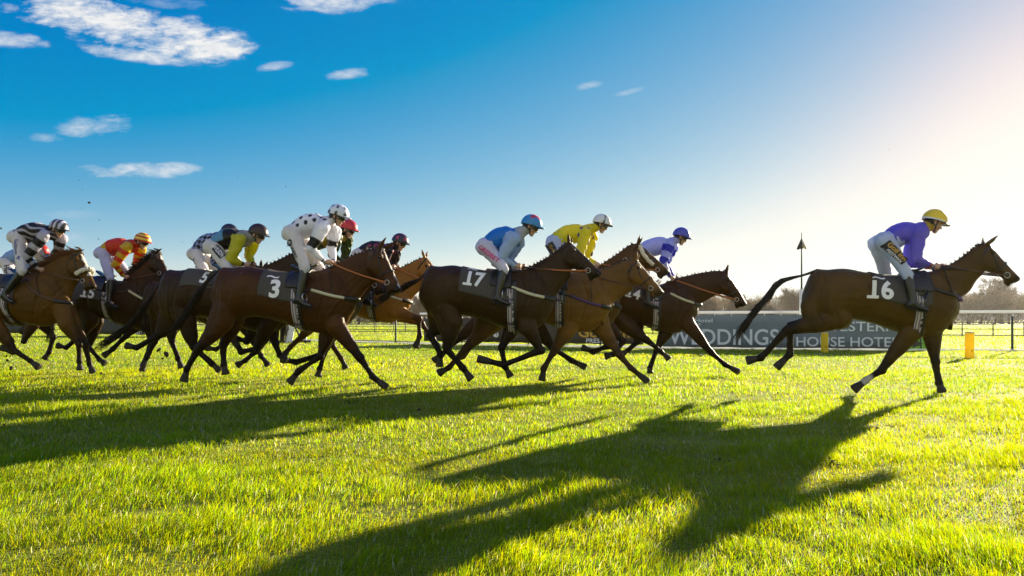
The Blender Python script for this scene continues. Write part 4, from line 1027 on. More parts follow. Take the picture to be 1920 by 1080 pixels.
HS['15'] = dict(label="dark bay horse under number 15, second from the left with white star and blown mane", x0=215, Z=12.4, xb=129, xc=303, yc=522, yw=516, yg=616,
    ntop=[(232, 522), (249, 512), (262, 500), (276, 488), (288, 479), (298, 474)], nbot=[(292, 600), (303, 575), (307, 558), (311, 545), (313, 534), (312, 524)],
    poll=(300, 473), muz=(327, 520), ear=[(309, 466), (291, 468)], coat=DARKBAY, mane='loose', blaze=(.03, .12, .3), hdep=1.15, hyaw=-.15,
    hn=[(155, 560), (170, 600), (142, 636), (124, 652), (109, 648)], hf=[(155, 560), (180, 602), (166, 650), (187, 675), (196, 681)],
    fn=[(285, 570), (280, 606), (283, 642), (271, 678), (267, 694)], ff=[(280, 570), (262, 606), (236, 630), (212, 654), (196, 666)],
    cloth=(150, 185), num=("15", 165, 549, 19, -8), hand=(239, 522), gx=215)
HS['sheep'] = dict(label="bay horse with thick sheepskin noseband and white blaze, leftmost of the front rank", x0=20, Z=11.3, xb=-92, xc=130, yc=512, yw=508, yg=610,
    ntop=[(48, 515), (72, 507), (92, 492), (112, 482), (134, 474), (148, 471)], nbot=[(116, 604), (129, 584), (131, 570), (134, 556), (139, 542), (146, 530)],
    poll=(152, 470), muz=(193, 538), ear=[(164, 469), (130, 468)], coat=(.092, .042, .002), mane='loose', redmane=True, fleece='nose', blaze=(.035, .1, .7), hyaw=-.16, hdep=.95,
    hn=[(-50, 560), (-10, 604), (24, 655), (56, 676), (72, 688)], hf=[(-50, 560), (-25, 604), (20, 640), (24, 660), (4, 652)],
    fn=[(115, 575), (125, 608), (148, 646), (149, 678), (150, 692)], ff=[(120, 575), (138, 608), (160, 648), (168, 682), (174, 697)],
    cloth=(-20, 25), hand=(78, 507), gx=32, stir=(6, 560), bstrap='leather', breast=((74, 525), (138, 570)))
HS['far'] = dict(label="dark horse behind the sheepskin-noseband horse, only its ear and legs showing", x0=-10, Z=13.1, xb=-95, xc=92, yc=530, yw=528, yg=612,
    ntop=[(30, 532), (48, 520), (62, 508), (76, 498), (86, 492)], nbot=[(80, 600), (92, 578), (98, 562), (102, 552), (106, 542)],
    poll=(88, 491), muz=(120, 545), ear=[(91, 480), (98, 483)], coat=(.05, .022, .012), mane='loose',
    hn=[(-70, 565), (-60, 602), (-78, 640), (-96, 668), (-110, 680)], hf=[(-70, 565), (-50, 600), (-40, 640), (-26, 665), (-14, 680)],
    fn=[(70, 575), (62, 606), (44, 640), (48, 612), (38, 622)], ff=[(72, 575), (80, 606), (100, 632), (92, 660), (84, 672)],
    cloth=(-30, 0), hand=(66, 500))

JS = {}
JS['16'] = dict(label="jockey in plain purple silk and yellow cap, riding alone in front", bulk=1.0, sh=(1723, 437), hip=(1662, 453), hel=(1752, 412), el=(1716, 486), wr=(1750, 499), hd=(1764, 499), kn=(1702, 515), an=(1711, 567), to=(1738, 576),
    silk=silk_purple, bcol=(.68, .78, 1.0), capcol=cap_yellow, goggles=False, captilt=4, prints=(('patch', 46, 18, 1679, 473, -52, 'ink'), ('text', 'Golf Inn', 1682, 472, 9, -52, 'gold', .95), ('text', 'PRESTWICK', 1675, 480, 4.2, -52, 'white', 1.0)),
    whip=((1766, 502), (1815, 507), "thin whip in the purple jockey's hand"), far=(.12, 0, .0))
JS['14'] = dict(label="jockey in lavender silk with dark blue bands and blue cap, on number 14", sh=(1256, 460), hip=(1199, 476), hel=(1277, 441), el=(1243, 492), wr=(1256, 518), hd=(1266, 525), kn=(1212, 520), an=(1214, 565), to=(1238, 574),
    silk=silk_lav, capcol=one((.06, .07, .45)), peak=(.05, .06, .4), far=(.10, 0, .0), whip=((1266, 526), (1270, 512), "short whip handle standing above the lavender jockey's hand"))
JS['cheek'] = dict(label="jockey in bright yellow silk and white cap, behind the blue-capped jockey", sh=(1098, 437), hip=(1040, 454), hel=(1128, 417), el=(1086, 482), wr=(1112, 497), hd=(1128, 497), kn=(1062, 505), an=(1060, 556), to=(1084, 566),
    silk=silk_yellow, bcol=(.6, .7, 1.0), capcol=cap_white, prints=(('patch', 22, 16, 1034, 466, -60, 'ink'), ('text', 'Golf', 1034, 466, 6, -60, 'gold', 1.0)), far=(.12, 0, .0))
JS['17'] = dict(label="jockey in blue silk with pale sleeves and red-starred blue cap", sh=(969, 445), hip=(912, 462), hel=(996, 420), el=(938, 484), wr=(964, 498), hd=(978, 500), kn=(945, 505), an=(932, 557), to=(955, 565), shn=(962, 448),
    silk=silk_blue, bcol=(.78, .80, .98), capcol=cap_star, peak=(.03, .2, .5), prints=(('text', 'GRESBET', 916, 476, 8.5, -38, 'pink', 1.0),), far=(.05, 0, .0), whip=((980, 501), (1037, 507), "orange-brown whip along the neck of number 17"))
JS['3'] = dict(label="jockey in white silk with black spots and spotted white cap", sh=(612, 421), hip=(552, 437), hel=(634, 401), el=(582, 467), wr=(608, 490), hd=(622, 494), kn=(572, 502), an=(560, 560), to=(582, 569), shn=(604, 428),
    silk=silk_polka, capcol=cap_dots, peak=(.5, .52, .6), prints=(('disc', 13, 542, 455, 'ink'), ('text', 'JD', 542, 455, 4.5, 0, 'white', 1.0), ('text', 'JOINERY', 549, 471, 8, -58, 'ink', .72)), far=(.06, 0, .0), elf=(622, 464))
JS['red'] = dict(label="jockey in green and gold silk and red cap, face beside the spotted jockey", sh=(632, 444), hip=(575, 462), hel=(653, 427), el=(622, 478), wr=(640, 492), hd=(650, 495), kn=(592, 512), an=(590, 560), to=(612, 568),
    silk=silk_green, capcol=one((.5, .02, .03)), peak=(.45, .02, .03))
JS['5'] = dict(label="jockey in black and light blue silk with bright yellow sleeves and dark brown cap", sh=(456, 447), hip=(403, 462), hel=(484, 436), el=(432, 487), wr=(455, 495), hd=(466, 497), kn=(428, 506), an=(424, 558), to=(446, 566), shn=(448, 450),
    silk=silk_black_yellow, capcol=one((.035, .016, .010)), prints=(('patch', 29, 12, 410, 472, -42, 'ink'), ('text', 'WILSON', 410, 471, 6.5, -42, 'white', .8)), far=(.05, 0, .0), elf=(466, 480))
JS['check'] = dict(label="jockey in blue and black checked silk, crouched behind the yellow-sleeved jockey", sh=(410, 448), hip=(370, 476), hel=(430, 434), el=(402, 492), wr=(424, 508), hd=(438, 512), kn=(386, 516), an=(386, 562), to=(406, 570),
    silk=silk_check, capcol=one((.02, .02, .03)), prints=(('text', 'Reuben', 364, 494, 5, -70, 'purple', .9),))
JS['chestnut'] = dict(label="jockey in dark silk with pink spots and dark cap, low behind number 3's ears", sh=(727, 470), hip=(676, 478), hel=(750, 452), el=(716, 500), wr=(730, 503), hd=(740, 500), kn=(690, 520), an=(688, 562), to=(708, 570),
    silk=silk_navy, capcol=cap_spot)
JS['15'] = dict(label="jockey in red silk with yellow waistband and hooped sleeves, on number 15", sh=(243, 462), hip=(196, 474), hel=(267, 450), el=(216, 495), wr=(231, 517), hd=(240, 521), kn=(207, 522), an=(204, 566), to=(224, 574), shn=(238, 464),
    silk=silk_red, capcol=cap_hoop, peak=(.4, .03, .015), far=(.04, 0, .0), elf=(256, 492), wrf=(254, 508), bcol=(.66, .70, 1.0))
JS['sheep'] = dict(label="jockey in black and white wavy striped silk and striped cap, at the far left", sh=(90, 437), hip=(37, 444), hel=(110, 426), el=(49, 482), wr=(70, 503), hd=(80, 507), kn=(42, 507), an=(8, 552), to=(26, 563), shn=(82, 443),
    silk=silk_hoops, capcol=cap_vert, prints=(('text', 'Goldsmith', 30, 463, 5.5, -78, 'blue', .9), ('text', '<', 34, 483, 9, -100, 'blue', 1.0)), far=(.04, 0, .0), elf=(104, 478), wrf=(108, 494), hdf=(100, 506))
JS['far'] = dict(label="jockey in pale blue silk and red cap, half hidden behind the striped jockey", sh=(58, 478), hip=(14, 492), hel=(76, 470), el=(52, 506), wr=(60, 508), hd=(68, 506), kn=(24, 530), an=(16, 566), to=(34, 573),
    silk=silk_pale, capcol=one((.5, .03, .02)), peak=(.4, .03, .02), prints=(('text', 'Harl', 12, 506, 8, -70, 'ink', 1.0),))

import time as _t
ONLY = None
for key in ('16', '14', 'cheek', 'loose', '17', '3', 'red', '5', 'check', 'chestnut', '15', 'sheep', 'far'):
    if ONLY and key not in ONLY: continue
    t0_ = _t.time(); build_horse(HS[key])
    if key in JS: build_jockey(JS[key], HS[key])
    print('built', key, round(_t.time() - t0_, 1))

# ------------------------------------------------------------------ ground
def grass_ground_mat():
    m = bpy.data.materials.new("turf"); m.use_nodes = True; nt = m.node_tree; L = nt.links.new; b = nt.nodes['Principled BSDF']
    tc = nt.nodes.new('ShaderNodeTexCoord')
    n1 = nt.nodes.new('ShaderNodeTexNoise'); n1.inputs['Scale'].default_value = 1.3; n1.inputs['Detail'].default_value = 8; L(tc.outputs['Object'], n1.inputs[0])
    n2 = nt.nodes.new('ShaderNodeTexNoise'); n2.inputs['Scale'].default_value = 38; n2.inputs['Detail'].default_value = 6; L(tc.outputs['Object'], n2.inputs[0])
    n3 = nt.nodes.new('ShaderNodeTexNoise'); n3.inputs['Scale'].default_value = .06; n3.inputs['Detail'].default_value = 4; L(tc.outputs['Object'], n3.inputs[0])
    r = nt.nodes.new('ShaderNodeValToRGB'); r.color_ramp.elements[0].position = .36; r.color_ramp.elements[0].color = (.026, .032, .003, 1)
    r.color_ramp.elements[1].position = .66; r.color_ramp.elements[1].color = (.11, .135, .004, 1)
    s = math_node(nt, 'ADD', math_node(nt, 'MULTIPLY', n1.outputs['Fac'], .34), math_node(nt, 'ADD', math_node(nt, 'MULTIPLY', n2.outputs['Fac'], .33), math_node(nt, 'MULTIPLY', n3.outputs['Fac'], .33)))
    L(s, r.inputs[0]); L(r.outputs[0], b.inputs['Base Color']); b.inputs['Roughness'].default_value = .8; b.inputs['Specular IOR Level'].default_value = .145
    b.inputs['Sheen Weight'].default_value = .3; b.inputs['Sheen Tint'].default_value = (.8, .9, .2, 1)
    bp = nt.nodes.new('ShaderNodeBump'); bp.inputs['Strength'].default_value = 1; bp.inputs['Distance'].default_value = .02; L(n2.outputs['Fac'], bp.inputs['Height']); L(bp.outputs[0], b.inputs['Normal'])
    return m
M['turf'] = grass_ground_mat()
V = []; Fc = []
xs = [-3000, -400, -80, -30, 0, 30, 80, 400, 3000]; ys = [-200, -20, 0, 20, 60, 200, 800, 4000]
for y in ys:
    for x in xs: V.append((x, y, 0))
nx = len(xs)
for j in range(len(ys) - 1):
    for i in range(nx - 1): a = j * nx + i; Fc.append((a, a + 1, a + 1 + nx, a + nx))
ground = obj('ground', mesh_from(V, Fc), M['turf'], None, smooth=False); tag(ground, kind='structure')

# ------------------------------------------------------------------ grass blades
def grass_mat():
    m = bpy.data.materials.new("grass_blade"); m.use_nodes = True; nt = m.node_tree; L = nt.links.new; out = nt.nodes['Material Output']; b = nt.nodes['Principled BSDF']
    at = nt.nodes.new('ShaderNodeAttribute'); at.attribute_name = 'Col'
    L(at.outputs['Color'], b.inputs['Base Color']); b.inputs['Roughness'].default_value = .42; b.inputs['Specular IOR Level'].default_value = .14
    t = nt.nodes.new('ShaderNodeBsdfTranslucent'); a2 = nt.nodes.new('ShaderNodeAttribute'); a2.attribute_name = 'Tr'; L(a2.outputs['Color'], t.inputs[0])
    mx = nt.nodes.new('ShaderNodeMixShader'); mx.inputs[0].default_value = .66; L(b.outputs[0], mx.inputs[1]); L(t.outputs[0], mx.inputs[2]); L(mx.outputs[0], out.inputs[0])
    return m
M['grass'] = grass_mat()
def build_grass():
    bands = [(1.2, 2.0, 9000, .0024, .046), (2.0, 3.2, 15000, .0024, .040), (3.2, 5, 8500, .0031, .041), (5, 8, 3400, .0045, .042), (8, 13, 1250, .007, .044), (13, 22, 380, .012, .048), (22, 40, 90, .022, .055), (40, 80, 22, .04, .06), (80, 150, 5, .08, .07)]
    VV = []; CC = []; TT = []; nb = 0
    for z0, z1, dens, w, h in bands:
        wid = 3.2 if z0 < 22 else 6.0; area = .80 * (z1 * z1 - z0 * z0) + 2 * wid * (z1 - z0); n = int(area * dens)
        z = np.sqrt(rng.uniform(z0 * z0, z1 * z1, n)); x = rng.uniform(-1, 1, n) * (.80 * z + wid)
        p = np.stack([x, z, np.zeros(n)], 1)
        clump = fbm(p, 2.2, 40); fine = fbm(p, 9.0, 41); big = fbm(p, .5, 42)
        keep = rng.uniform(0, 1, n) < np.clip(.80 + .45 * fine, .45, 1) * np.where(np.abs(x) > .8 * z + .7, .5, 1); p = p[keep]; clump = clump[keep]; fine = fine[keep]; big = big[keep]; n = len(p)
        hh = h * np.clip(.85 + .6 * clump + .45 * fine + .2 * big, .55, 2.0) * rng.uniform(.55, 1.35, n)
        tall = rng.uniform(0, 1, n) < .03; hh[tall] *= 1.45
        ww = w * rng.uniform(.6, 1.25, n)
        ang = rng.uniform(0, 2 * np.pi, n); lean = rng.uniform(.1, .95, n) * hh; la = rng.uniform(0, 2 * np.pi, n) * .6 + 2.2 * fbm(p, .9, 43)
        ld = np.stack([np.cos(la), np.sin(la), np.zeros(n)], 1); wd = np.stack([np.cos(ang), np.sin(ang), np.zeros(n)], 1)
        up = np.array([0, 0, 1.])
        m = p + ld * (lean * .35)[:, None] + up * (hh * .6)[:, None]; t = p + ld * lean[:, None] + up * (hh * rng.uniform(.75, 1.0, n))[:, None]
        hw = wd * (ww / 2)[:, None]
        VV.append(np.stack([p - hw, p + hw, m + hw * .75, m - hw * .75, t], 1).reshape(-1, 3))
        base = np.array([.068, .136, .001]) * (1 + .34 * clump + .2 * big + .38 * rng.normal(size=n))[:, None]
        yel = np.clip(rng.normal(.28, .26, n) + .2 * big, 0, 1)[:, None]; base = base * (1 - yel) + np.array([.21, .185, .003]) * yel
        glint = (rng.uniform(0, 1, n) < .035)[:, None]; base = np.where(glint, np.array([.6, .55, .34]), base); base = np.clip(base, .004, .8)  # sparkle on the turf painted in as scattered pale blades
        tr_ = np.where(glint, np.array([.9, .86, .5]), np.minimum(base * np.array([3.7, 3.35, .3]), .80)); CC.append(np.repeat(base, 5, axis=0)); TT.append(np.repeat(tr_, 5, axis=0)); nb += n
    V = np.concatenate(VV).astype(np.float32); C = np.concatenate(CC).astype(np.float32)
    me = bpy.data.meshes.new('grass'); nv = len(V); me.vertices.add(nv); me.vertices.foreach_set('co', V.ravel())
    idx = np.arange(nb)[:, None] * 5
    loops = np.concatenate([idx + np.array([0, 1, 2, 3]), idx + np.array([3, 2, 4])], 1).ravel().astype(np.int32)
    me.loops.add(len(loops)); me.loops.foreach_set('vertex_index', loops)
    me.polygons.add(nb * 2); st = (np.arange(nb)[:, None] * 7 + np.array([0, 4])).ravel().astype(np.int32); me.polygons.foreach_set('loop_start', st)
    try: me.polygons.foreach_set('loop_total', np.tile([4, 3], nb).astype(np.int32))
    except Exception: pass
    me.update(calc_edges=True)
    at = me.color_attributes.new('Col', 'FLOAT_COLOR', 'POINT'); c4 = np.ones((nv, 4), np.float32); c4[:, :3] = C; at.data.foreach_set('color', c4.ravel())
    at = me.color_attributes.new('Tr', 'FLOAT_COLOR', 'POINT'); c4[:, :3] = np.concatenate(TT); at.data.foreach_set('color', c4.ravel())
    o = obj('grass', me, M['grass'], None, smooth=False); tag(o, "thick sunlit turf covering the racetrack", 'grass', kind='stuff'); print('blades', nb)
build_grass()

# ------------------------------------------------------------------ running rail and banners
RP = [(-260, 624), (-50, 627), (100, 629), (300, 632), (500, 637), (650, 641), (800, 645.5), (1100, 651), (1300, 654.3), (1600, 657), (1900, 659), (2200, 661), (2500, 662.5)]
RX = [p[0] for p in RP]
def rail_pt(px, h=0.0, push=0.0):
    y = float(np.interp(px, RX, [p[1] for p in RP])); g = ground_at(px, y); d = Vector((g.x, g.y, 0)).normalized()
    return Vector((g.x, g.y, h)) + d * push
def tubes(pts, r, **kw): return G().tube([tuple(p) for p in pts], r, 8, **kw)
rr = empty('running_rail', rail_pt(1350), label="long white running rail on dark green posts beside the track", cat='rail')
def child(name, g, mt, par, smooth=True):
    o = obj(name, g.mesh() if isinstance(g, G) else g, mt, par, smooth)
    o.matrix_parent_inverse = Matrix.Translation(-Vector(par.location)) if par.parent is None else Matrix.Identity(4)
    return o
def shift(me, v):
    a = coords(me); set_coords(me, a + np.array(v)); return me
def part(name, g, mt, par, smooth=True):
    """mesh given in world coordinates, stored relative to its thing's base"""
    me = g.mesh() if isinstance(g, G) else g
    return obj(name, shift(me, -np.array(par.location)), mt, par, smooth)
part('white_tube', tubes([rail_pt(x, 1.20) for x in range(788, 2400, 30)], .054, flat=.8), M['rail'], rr)
posts = [2062, 1898, 1726, 1570, 1410, 1262, 1126, 991, 866]
for x in posts:
    a = rail_pt(x, 0, .09); g = G().cap((a.x, a.y, -.05), (a.x, a.y, 1.05), .032, .028, .04, .036)
    p = part('post', g, M['post'], rr); b = rail_pt(x, 1.2)
    g = G().tube([(a.x, a.y, 1.0), ((a.x + b.x) / 2, (a.y + b.y) / 2 - .03, 1.08), (b.x, b.y, 1.165)], .022, 6).tube([(a.x - .16, a.y, 1.15), (a.x, a.y, 1.06), (a.x + .16, a.y, 1.15)], .016, 6)
    part('bracket', g, M['whitewood'], p)
g = G()
part('ground_strip', tubes([rail_pt(x, .03, .05) for x in range(560, 2400, 40)], .03, flat=1.2), M['rail'], rr)

def banner(name, x0, x1, h0, h1, mt, label, cat='banner', push=0.03, y0=None):
    a = rail_pt(x0, 0, push); b = rail_pt(x1, 0, push); root = empty(name, (a + b) / 2, label=label, cat=cat, group='advertising banners on the rail')
    n = 16; V = []; Fc = []
    for i in range(n):
        t = i / (n - 1); p = rail_pt(x0 + (x1 - x0) * t, 0, push + .012 * math.sin(i * 1.9))
        for z in np.linspace(h0, h1, 5): V.append((p.x, p.y + .006 * math.sin(i * 2.3 + z * 9), z + (.012 * math.sin(i * 2.1) if z == h0 else 0)))
    Fc = [(i * 5 + k, (i + 1) * 5 + k, (i + 1) * 5 + k + 1, i * 5 + k + 1) for i in range(n - 1) for k in range(4)]
    me = modified(mesh_from(V, Fc), [('SOLIDIFY', dict(thickness=.012, offset=0))])
    pn = part('panel', me, mt, root)
    for q in np.arange(x0 + 4, x1, 31):
        e = rail_pt(q, h1 - .03, push); g = G().cap((e.x, e.y - .012, e.z), (e.x, e.y - .012, e.z + .10), .009, .006, seg=6); obj('cable_tie', shift(g.mesh(), -np.array(root.location)), M['whitewood'], pn)
    return root
def banner_text(root, tx, px, z, size, mt, bold=.0, sx=1.0, push=-.0, name='lettering', width_px=None):
    me = text_mesh(tx, bold); v = coords(me)
    if width_px:
        a = rail_pt(px - width_px / 2); b = rail_pt(px + width_px / 2); sx = (b - a).length / (v[:, 0].max() - v[:, 0].min()) / size
    c = rail_pt(px, z, 0); t = (rail_pt(px + 40) - rail_pt(px - 40)).normalized(); out = np.zeros_like(v)
    for i, p in enumerate(v):
        q = c + t * (p[0] * size * sx); out[i] = (q.x, q.y - .014, z + p[1] * size)
    set_coords(me, out); return part(name, me, mt, root, False)
def banner_disc(root, px, z, r, mt, name='roundel'):
    c = rail_pt(px, z); g = G().ell((c.x, c.y - .016, z), r, .004, r, U=(1, 0, 0), W=(0, 1, 0), seg=24); return part(name, g, mt, root)
bg = banner('hotel_banner', 1243, 1694, .06, 1.12, M['grey'], "slate grey banner reading WEDDINGS and WESTERN HOUSE HOTEL under the white rail")
banner_text(bg, 'Western House Hotel', 1268, .93, .17, M['letter'], .01, width_px=134)
banner_text(bg, '* * * *', 1296, .78, .16, M['letter'], .01, width_px=36)
banner_text(bg, 'WEDDINGS', 1356, .37, .72, M['letter'], .012, width_px=206)
banner_text(bg, 'AT WESTERN', 1587, .73, .42, M['letter'], .008, width_px=190)
banner_text(bg, 'HOUSE HOTEL', 1587, .25, .42, M['letter'], .008, width_px=192)
def inn(x0, x1, label, gx, gw, sx_, sw, fx=None, mt='brown', extra=None):
    r_ = banner('inn_banner', x0, x1, .12, 1.02, M[mt], label)
    if gx: banner_text(r_, 'Golf Inn', gx, .50, .48, M['gold'], .02, width_px=gw)
    if sx_: banner_text(r_, 'PRESTWICK', sx_, .22, .22, M['white'], .012, width_px=sw)
    if fx: banner_disc(r_, fx, .42, .115, M['white']); banner_text(r_, 'f', fx + 1, .42, .2, M['brown'], .02)
    return r_
inn(1020, 1206, "brown banner with yellow Golf Inn lettering just left of the grey hotel banner", 1132, 96, 1132, 68)
r_ = inn(795, 892, "brown banner with an orange printed panel, left end of the rail", 868, 44, 860, 42)
c = rail_pt(850, .5); part('printed_panel', G().box((c.x, c.y - .012, .52), .55, .01, .62), M['photo'], r_, False)
c = rail_pt(850, .5); part('orange_strip', G().box((c.x, c.y - .012, .90), .55, .012, .12), M['red'], r_, False)
inn(894, 1018, "brown banner with a white round letter f badge between two inn banners", None, 0, None, 0, fx=930)
r_ = inn(140, 252, "dark brown banner with white letter f seen under number 15's belly", None, 0, None, 0, mt='black'); banner_text(r_, 'f', 180, .45, .55, M['white'], .02)
r_ = inn(254, 330, "dark brown banner with small white lettering between the horses' legs at left", None, 0, 268, 44, mt='black')
r_ = banner('web_banner', -60, 60, .12, 1.05, M['black'], "black banner with white web address lettering at the left edge"); banner_text(r_, '.co.uk', -3, .48, .38, M['white'], .02, width_px=32)

# low dark fence across the far side of the track
def far_pt(px, h=0.0): g_ = ground_at(px, 617 + .0068 * px + 0.8); return Vector((g_.x, g_.y, h))
ff = empty('low_fence', far_pt(1700), label="low dark post and rail fence across the grass behind the white rail", cat='fence')
for h_ in (.06, .42, .80): part('fence_rail', tubes([far_pt(x, h_) for x in range(-200, 2400, 60)], .022 if h_ > .1 else .03), M['darkrail'], ff)
for x in list(range(-110, 2400, 58)): a = far_pt(x); part('post', G().cap((a.x, a.y, -.05), (a.x, a.y, .82), .035, .03), M['darkrail'], ff)
# near stretch of open rail in the gap
gp = empty('wire_gate', rail_pt(700), label="low dark gate of thin bars closing the gap left of the banners", cat='gate')
for h_ in (.08, .55): part('bar', tubes([rail_pt(x, h_) for x in range(640, 796, 12)], .014), M['darkrail'], gp)
for x, h_ in ((742, .95), (650, .8)): a = rail_pt(x); part('post', G().cap((a.x, a.y, -.05), (a.x, a.y, h_), .04, .035), M['post'], gp)
for x in (668, 705, 738): a = rail_pt(x); part('upright', G().tube([(a.x, a.y, .55), (a.x, a.y, .88)], .012, 6), M['darkrail'], gp)

# pale marker boards and braces
a = ground_at(543, 643)
mb = empty('marker_board', a, label="white painted board and posts with dark braces, left of the gate", cat='marker board')
part('white_post', G().box((a.x - .66, a.y, .42), .20, .06, .95), M['whitewood'], mb, False)
part('white_post', G().box((a.x + .60, a.y + .1, .33), .14, .06, .66), M['whitewood'], mb, False)
part('dark_post', G().box((a.x - .30, a.y, .45), .17, .08, .95), M['wood'], mb, False)
bd = part('slanted_board', G().box((a.x + .02, a.y, .42), .30, .05, .90, ry=R(9)), M['whitewood'], mb, False)
me = text_mesh('2', .02); v = coords(me); set_coords(me, np.stack([v[:, 0] * .3 + a.x + .02, np.full(len(v), a.y - .032), v[:, 1] * .3 + .60], 1)); part('digit', me, M['darkrail'], bd, False)
me = text_mesh('2', .02); v = coords(me); set_coords(me, np.stack([v[:, 0] * .3 + a.x - .02, np.full(len(v), a.y - .032), v[:, 1] * .3 + .30], 1)); part('digit', me, M['darkrail'], bd, False)
part('brace', G().tube([(a.x + .12, a.y + .05, .85), (a.x + .52, a.y + .05, .02)], .04, 6), M['wood'], mb)
part('base_beam', G().box((a.x, a.y + .06, .06), 1.7, .08, .1), M['wood'], mb, False)

# yellow marker tubes
def yellow(px, py, wpx, hpx, label):
    a = ground_at(px, py); k = F / a.y; r = wpx / k / 2; h = hpx / k; root = empty('marker_tube', a, label=label, cat='marker post', group='yellow plastic marker tubes on the turf')
    g = G(); 
    g.sections([((0, 0, z), (r * q, 0, 0), (0, r * q, 0)) for z, q in ((0, 1.06), (.04, 1.0), (h * .5, .98), (h * .93, 1.0), (h * .985, .96))], 24, .12)
    obj('tube', g.mesh(), M['yellow'], root)
    obj('cap', G().sections([((0, 0, h * .97), (r * 1.05, 0, 0), (0, r * 1.05, 0)), ((0, 0, h), (r * 1.03, 0, 0), (0, r * 1.03, 0))], 24, .15).mesh(), M['cream'], root)
    me = text_mesh('71', .02); v = coords(me); x_ = v[:, 0] * .07; set_coords(me, np.stack([x_, -np.sqrt(np.maximum(r * r - x_ * x_, 0)) - .006, v[:, 1] * .07 + h * .28], 1)); obj('faded_mark', me, M['soil'], root, False)
yellow(1546, 661, 13, 38, "short yellow marker tube in front of the grey hotel banner")
yellow(1818, 672, 15, 49, "short yellow marker tube by the open rail at the right, nearer the track")

# green arrow sign at the end of the hotel banner
a = rail_pt(1712)
sg = empty('arrow_sign', a, label="small green sign with a black arrow at the right end of the hotel banner", cat='sign')
part('board', G().box((a.x, a.y + .05, .22), .95, .03, .36), M['greenboard'], sg, False)
V = [(a.x - .0, a.y + .03, .36), (a.x + .34, a.y + .03, .22), (a.x, a.y + .03, .08), (a.x + .0, a.y + .03, .16), (a.x - .3, a.y + .03, .16), (a.x - .3, a.y + .03, .28), (a.x, a.y + .03, .28)]
me = modified(mesh_from(V, [(0, 1, 2, 3, 4, 5, 6)]), [('SOLIDIFY', dict(thickness=.006, offset=0))]); part('arrow', me, M['ink'], sg, False)

# tall pole with a cone flag
a = ground_at(1503, 652); k = F / a.y
fp = empty('flag_pole', a, label="tall thin pole with a small black and cream cone flag near its top", cat='flag pole')
top = H + (HY - 437) / k
obj('pole', G().tube([(0, 0, 1.4), (0, 0, top * .7), (0, 0, top)], [.035, .026, .014], 10).mesh(), M['post'], fp)
obj('white_sleeve', G().tube([(0, 0, 0), (0, 0, 2.0)], .075, 12).mesh(), M['rail'], fp)
z1 = H + (HY - 446) / k; z0 = H + (HY - 466) / k
for nm, mt, a0, a1 in (('black_side', 'ink', 80, 260), ('cream_side', 'cream', 260, 440)):
    V = [(0, 0, z1)]; nn = 12
    for i in range(nn): t = R(a0 + (a1 - a0) * i / (nn - 1)); V.append((.15 * math.cos(t), .15 * math.sin(t), z0 - .03 * math.cos(t * 3)))
    me = modified(mesh_from(V, [(0, i + 1, i + 2) for i in range(nn - 1)]), [('SOLIDIFY', dict(thickness=.004, offset=1))]); obj(nm, me, M[mt], fp)

# service road far off
pale = mat('pale_gravel', (.3, .29, .28), .8, noise=.1)
V = []; 
for x in range(-400, 401, 100): V += [(x, 118, .02), (x, 135, .02)]
rd = obj('service_road', mesh_from(V, [(2 * i, 2 * i + 2, 2 * i + 3, 2 * i + 1) for i in range(8)]), pale, None, False); tag(rd, kind='structure')

# ------------------------------------------------------------------ bare winter trees
bark = mat('bark', (.13, .085, .05), .9, noise=.3, nscale=4); twig = mat('twigs', (.15, .10, .055), .9, noise=.35, nscale=.8, trans=.2)
ever = mat('dull_leaves', (.06, .062, .03), .8, noise=.4, nscale=.8, trans=.3)
def tree_meshes(seed, h=9.0, spread=.42, leafy=False):
    r = np.random.default_rng(seed); tr = G(); cr = G(); TW = []
    def grow(p, d, l, rad, lev):
        e = p + d * l; mid = (p + e) / 2 + r.normal(size=3) * l * .05
        (tr if lev < 2 else cr).tube([p, mid, e], [rad, rad * .8, rad * .6], 5 if lev < 2 else 3)
        if lev >= 4:
            for _ in range(16):
                q = p + (e - p) * r.uniform(.1, 1.1); dd = d + r.normal(size=3) * .8; dd /= np.linalg.norm(dd); TW.append((q, q + dd * r.uniform(.35, .95)))
            return
        for _ in range(4 if lev in (1, 2) else 3):
            dd = d + r.normal(size=3) * (spread + .10 * lev) + np.array([0, 0, .10]); dd /= np.linalg.norm(dd)
            grow(p + (e - p) * r.uniform(.6, 1.0), dd, l * r.uniform(.62, .82), rad * .55, lev + 1)
    grow(np.zeros(3), np.array([r.normal() * .05, 0, 1.]), h * .27, h * .025, 0)
    me = cr.mesh(); V = []; Fc = []
    for a, b in TW:
        d = b - a; s = np.cross(d, r.normal(size=3)); s = s / np.linalg.norm(s) * (.05 if not leafy else .16); k_ = len(V)
        V += [a - s * .6, a + s * .6, b]; Fc.append((k_, k_ + 1, k_ + 2))
    me2 = mesh_from(list(cr.V) + V, list(cr.F) + [tuple(i + len(cr.V) for i in f) for f in Fc]); bpy.data.meshes.remove(me)
    return tr.mesh(), me2
protos = []
KIND = ["broad bare winter tree in the far treeline", "tall bare winter tree in the far treeline", "low spreading bare tree in the far treeline", "slender bare tree in the far treeline", "bushy dull green tree in the far treeline"]
for i, (h_, sp, lf) in enumerate(((8.6, .55, False), (9.4, .45, False), (6.8, .62, False), (8.4, .36, False), (6.6, .55, True))): protos.append(tree_meshes(31 + i, h_, sp, lf))
tr_r = random.Random(3); tree_id = 0; first = {}
spots = []
